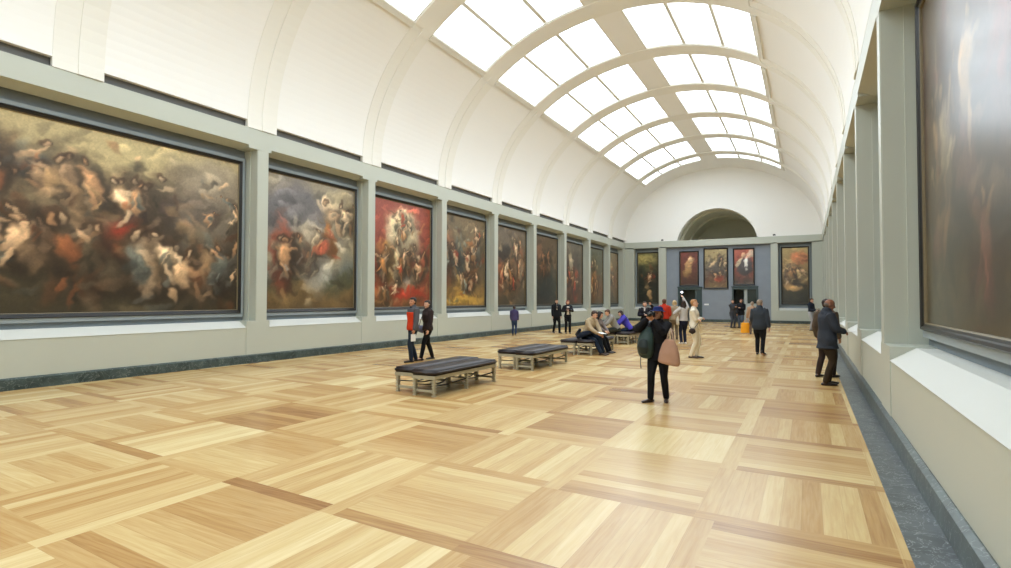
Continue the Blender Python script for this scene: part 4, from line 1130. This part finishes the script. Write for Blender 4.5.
# 10 woman with camera
p_cam = person('woman in black with blue brimmed hat photographing, tan bag on her arm', (-2.23, 9.66), -10, 1.57, 'tan', 0.009, True, look=(.32, -.06), hair=('bob', (60, 44, 36)), fat=1.08,
    feet=((-.115, -.06), (.115, .10)), foot_yaw=(-.15, .6), hands=((.03, .215, 1.365), (.155, .19, 1.385)), elbow=((-.8, .1, -1), (1, .1, -.9)), curl=.9,
    trousers=C_BLACK, top=(C_('black_coat_cloth', (28, 28, 32)), .78, .034), scarf=(C_('black_scarf_cloth', (26, 26, 30)), False), hat=C_('dark_blue_felt', (34, 44, 92)), shoes=(52, 38, 32))
p = p_cam
bm = bmesh.new(); box(bm, .015, .145, .165, .225, 1.425, 1.51); box(bm, .055, .105, .165, .215, 1.505, 1.53)
bmesh.ops.bevel(bm, geom=bm.edges[:], offset=.008, segments=2, affect='EDGES')
o, c = carried('camera_body', 'black camera held up to the face of the woman in the blue hat', 'camera', bm, m_blk, p)
bm = bmesh.new(); tube(bm, [(.085, .22, 1.465), (.095, .30, 1.465)], [.036, .032], n=16); piece('lens', bm, m_blk, o, c)
bm = bmesh.new(); tube(bm, [(.098, .325, 1.465), (.0985, .328, 1.465)], [.026, .024], n=16, cap=False); piece('glass', bm, m_darkglass, o, c)
bm = bmesh.new()
tube(bm, [(.19, .13, .80), (.19, .15, .90), (.18, .15, 1.03), (.16, .13, 1.15), (.14, .11, 1.22)], [(.135, .075), (.150, .10), (.145, .10), (.12, .08), (.07, .05)], side=(.9, -.35, 0), n=18)
o, c = carried('backpack', 'dark green and black backpack at the side of the woman in the blue hat', 'backpack', bm, cm('dark_green_nylon', (48, 66, 64), .5, .3), p, fuse=.011)
bm = bmesh.new(); tube(bm, [(.21, .23, .84), (.21, .25, .93), (.20, .24, 1.03)], [(.09, .04), (.105, .05), (.08, .035)], side=(.9, -.35, 0), n=14); piece('pocket', bm, cm('blackish_nylon', (36, 46, 46), .5, .3), o, c, fuse=.01)
bm = bmesh.new(); tube(bm, [(.14, .14, 1.22), (.11, .13, 1.32), (.13, 0, 1.36), (.15, -.10, 1.25), (.22, -.06, .95)], [(.022, .008)]*5, n=8); piece('strap', bm, m_blk, o, c)
bm = bmesh.new(); tube(bm, [(.26, .16, .76), (.265, .17, .66), (.255, .17, .57)], [.007, .006, .008], n=6); piece('cord', bm, m_blk, o, c)
bm = bmesh.new()
prof = [(.66, .175, .075), (.69, .190, .085), (.84, .170, .08), (.98, .125, .055), (1.06, .075, .03)]
tube(bm, [(-.20-.005*k, .20, z) for k, (z, a, b_) in enumerate(prof)], [(a, b_) for z, a, b_ in prof], side=(.95, -.2, 0), n=20, cap=True, dome=(.2, .2))
o, c = carried('shopping_bag', 'tan brown cloth shopping bag hanging from arm of the woman in blue hat', 'bag', bm, cm('tan_paper_cloth', (176, 138, 116), .8, .2, .10, 9, .4), p, fuse=.011)
for q in (-.045, .045):
    bm = bmesh.new(); tube(bm, [(-.22+q, .20+q*.3, 1.05), (-.22+q*.7, .17+q*.3, 1.15), (-.22, .10, 1.24), (-.24+q*.5, .03, 1.17), (-.23+q, .14, 1.05)], [.009]*5, n=6)
    piece('handle', bm, cm('pale_cord', (196, 168, 148)), o, c)

# 11 person in white
p = person('fair haired person dressed all in white with folded arms, looking right', (-2.96, 17.35), 78, 1.70, 'fair', 0.011, look=(.05, -.12), hair=('short', (176, 128, 84)), feet=((-.07, .05), (.08, -.07)), foot_yaw=(0, .05),
    hands=((.09, .165, 1.13), (-.10, .19, 1.16)), elbow=((-1, -.4, -1), (1, -.4, -1)), curl=1.2, trousers=C_('white_linen_trousers', (224, 214, 192)), top=(C_WHITE, .86, .028, dict(name='shirt')), shoes=(60, 44, 40))
bm = bmesh.new(); tube(bm, [(.25, -.05, .82), (.25, .0, .79), (.25, .06, .82)], [(.075, .035), (.09, .045), (.07, .03)], side=(0, 0, 1))
o, c = carried('shoulder_bag', 'small dark shoulder bag on the hip of the person in white', 'bag', bm, cm('dark_brown_bag_leather', (54, 42, 38), .5), p, fuse=.011)
bm = bmesh.new(); tube(bm, [(.25, -.03, .86), (.20, -.13, 1.05), (.0, -.16, 1.3), (-.13, -.05, 1.46), (-.1, .14, 1.3), (.08, .17, 1.08), (.23, .06, .88)], [.008]*7, n=6); piece('strap', bm, m_leather, o, c)

# 12 woman with raised phone
p = person('dark haired woman in pale grey top raising her arm to photograph', (-4.22, 22.5), 205, 1.66, 'fair', 0.012, True, look=(.5, -.15), hair=('long', (50, 34, 28)), feet=((-.09, .02), (.08, .06)), hands=((-.18, .20, 1.10), (.10, .30, 1.82)), elbow=((-1, .2, -.8), (1, .4, -.4)),
    trousers=C_('navy_trouser_cloth', (30, 34, 52)), top=(C_('pale_grey_top_cloth', (186, 182, 178)), .93, .026, dict(name='shirt')), shoes=(226, 222, 216))
bm = bmesh.new(); box(bm, .03, .19, .36, .375, 1.88, 1.965); bmesh.ops.bevel(bm, geom=bm.edges[:], offset=.004, segments=2, affect='EDGES')
carried('phone', 'black phone held high by the woman in the pale grey top', 'phone', bm, m_blk, p)
bm = bmesh.new(); tube(bm, [(-.24, .0, .78), (-.25, .0, .92), (-.24, 0, 1.03)], [(.13, .06), (.12, .06), (.09, .03)], side=(.3, 1, 0))
o, c = carried('tote_bag', 'off white tote bag at the hip of the woman raising her phone', 'bag', bm, cm('off_white_canvas', (198, 192, 178)), p, fuse=.013)
bm = bmesh.new(); tube(bm, [(-.24, -.07, 1.03), (-.19, -.03, 1.3), (-.16, 0, 1.47), (-.19, .04, 1.3), (-.24, .07, 1.03)], [.009]*5, n=6); piece('strap', bm, cm('off_white_canvas', (198, 192, 178)), o, c)

# 13-15 visitors behind the photographer
p = person('broad man in red shirt with back turned, behind the blue hat', (-5.2, 23.6), 178, 1.72, 'tan', 0.013, look=(0, -.1), hair=('short', (104, 66, 46)), fat=1.12, feet=((-.11, 0), (.11, .03)), hands=((-.16, .2, 1.0), (.16, .2, 1.0)),
    trousers=C_('dark_olive_cloth', (58, 54, 44)), top=(C_RED, .88, .032, dict(name='shirt')))
p = person('fair haired person in beige cardigan just right of the red shirted man', (-5.05, 24.9), 190, 1.66, 'fair', 0.014, True, look=(0, 0), hair=('bob', (190, 164, 122)), feet=((-.10, 0), (.10, .03)),
    trousers=C_('taupe_cloth', (112, 100, 84)), top=(C_('beige_cardigan_knit', (158, 142, 118)), .84, .03, dict(name='cardigan')))
p = person('person with pale plaid scarf over dark clothes, raising a hand, left of blue hat', (-5.75, 22.6), 12, 1.62, 'fair', 0.013, True, look=(-.2, -.1), hair=('short', (62, 52, 48)), feet=((-.10, .03), (.10, -.03)), hands=((-.20, .25, 1.50), (.06, .24, 1.10)), elbow=((-1, .2, -.8), (1, -.2, -.8)),
    trousers=C_('khaki_trouser_cloth', (96, 90, 74)), top=(C_('black_top_cloth', (34, 32, 38)), .86, .03), scarf=(C_('pale_plaid_scarf', (190, 182, 176)), True))

# 17 back turned man
p = person('grey haired man in dark grey blazer and black trousers walking away', (-1.33, 19.3), 168, 1.70, 'fair', 0.011, look=(.3, .1), hair=('short', (146, 128, 112)), fat=1.18, feet=((-.10, .12), (.11, -.20)), foot_yaw=(-.1, .3), lift=(0, .25), foot_z=(0, .015),
    hands=((-.22, .18, .92), (.29, -.06, .84)), trousers=C_BLACK, top=(C_('dark_blue_grey_blazer', (56, 62, 70)), .80, .036))
# 18 person with orange bag
p = person('person in pinkish beige coat beside the orange bag, half behind grey haired man', (-2.42, 30.4), 170, 1.60, 'fair', 0.014, True, hair=('short', (150, 130, 112)), feet=((-.09, 0), (.09, .03)), hands=((-.26, .02, .78), (.22, .05, .80)),
    trousers=C_('brown_taupe_cloth', (110, 92, 78)), top=(C_('pinkish_beige_coat', (172, 142, 118)), .72, .034, dict(name='coat')))
bm = bmesh.new(); prof = [(.02, .22, .10), (.05, .23, .11), (.35, .21, .10), (.50, .19, .07), (.53, .18, .06)]
tube(bm, [(-.33, .02, z+.04) for z, a, b_ in prof], [(a, b_) for z, a, b_ in prof], side=(.9, .4, 0), n=18, cap=False)
o, c = carried('orange_bag', 'large orange yellow shopping bag held low near the floor', 'bag', bm, cm('orange_plastic', (236, 160, 34), .5, .3), p, fuse=.013)
bm = bmesh.new(); tube(bm, [(-.43, -.02, .55), (-.36, 0, .68), (-.28, .02, .72), (-.28, .04, .66), (-.24, .06, .55)], [.01]*5, n=6); piece('handle', bm, cm('orange_plastic', (236, 160, 34)), o, c)
# 19, 20 couple
p = person('woman in dark grey coat with wide trousers standing by the right doorway', (-4.0, 36.6), 30, 1.70, 'fair', 0.014, True, look=(.5, 0), hair=('short', (50, 38, 34)), feet=((-.10, 0), (.10, .0)), trousers=C_('slate_trouser_cloth', (62, 66, 76)), top=(C_('slate_grey_coat', (58, 60, 66)), .76, .04, dict(name='coat')), hands=((-.24, .05, .84), (-.02, .22, 1.25)))
bm = bmesh.new(); tube(bm, [(-.30, -.02, .92), (-.30, 0, 1.02), (-.29, 0, 1.14)], [(.12, .06), (.12, .06), (.09, .03)], side=(.3, 1, 0))
o, c = carried('handbag', 'black handbag at the side of the woman in the dark grey coat', 'bag', bm, cm('black_bag_leather', (30, 30, 32), .5), p, fuse=.013)
p = person('person in black coat and blue jeans facing the woman in dark grey coat', (-3.55, 36.9), -25, 1.72, 'fair', 0.014, look=(-.3, 0), hair=('short', (92, 52, 38)), feet=((-.10, 0), (.10, .05)), trousers=C_('washed_blue_denim', (82, 94, 112)), top=(C_('black_wool_coat', (28, 28, 32)), .78, .04, dict(name='coat')), hands=((-.08, .24, 1.20), (.25, .05, .86)))
# 21 right man
p = person('balding man in dark grey coat and brown trousers beside the right wall', (0.34, 13.2), 112, 1.72, 'dark', 0.009, look=(.25, .28), hair=('balding', (92, 80, 72)), fat=1.12, feet=((-.12, .06), (.10, -.08)), foot_yaw=(-.15, .1),
    hands=((-.08, .27, 1.10), (.12, .27, 1.08)), elbow=((-1, -.6, -1), (1, -.6, -1)), curl=.8, trousers=C_BROWNT, top=(C_('dark_slate_coat', (54, 58, 66)), .74, .042, dict(name='coat')), scarf=(C_('black_collar_cloth', (30, 30, 34)), False), shoes=(44, 34, 30))
bm = bmesh.new(); box(bm, -.10, .12, .36, .52, 1.075, 1.083); bmesh.ops.bevel(bm, geom=bm.edges[:], offset=.002, segments=1, affect='EDGES')
carried('booklet', 'small pale booklet in the hands of the balding man at right', 'booklet', bm, m_paper, p, False)
# 22 behind him
p = person('dark haired visitor in brown coat mostly hidden behind the balding man', (0.36, 14.5), 150, 1.72, 'tan', 0.011, look=(.3, 0), hair=('short', (40, 30, 28)), feet=((-.12, -.14), (.10, .06)), foot_yaw=(0, .1), trousers=C_('dark_brown_jean_cloth', (50, 38, 32)), top=(C_('brown_grey_coat', (84, 72, 60)), .74, .036, dict(name='coat')), shoes=(40, 32, 28))
# 23 far right
p = person('far visitor in dark jacket with blue shirt and pale trousers near right wall', (0.15, 35.6), 60, 1.78, 'fair', 0.014, look=(0, .2), hair=('short', (66, 54, 44)), feet=((-.09, 0), (.09, .03)), hands=((-.08, .30, 1.15), (.10, .30, 1.12)), trousers=C_('pale_grey_trousers', (168, 168, 172)), top=(C_('dark_navy_jacket', (40, 46, 58)), .95, .03), shirt=(C_('bright_blue_cloth', (54, 70, 150)), .84))
bm = bmesh.new(); V_ = [(-.16, .34, 1.12), (.14, .34, 1.12), (.14, .44, 1.26), (-.16, .44, 1.26)]
a = [bm.verts.new(v) for v in V_]; b_ = [bm.verts.new((v[0], v[1]+.004, v[2]-.004)) for v in V_]
bm.faces.new(a); bm.faces.new(b_[::-1])
for i in range(4): bm.faces.new((a[i], a[(i+1) % 4], b_[(i+1) % 4], b_[i]))
carried('open_map', 'open white map held by the far visitor near the right wall', 'paper', bm, m_paper, p, False)
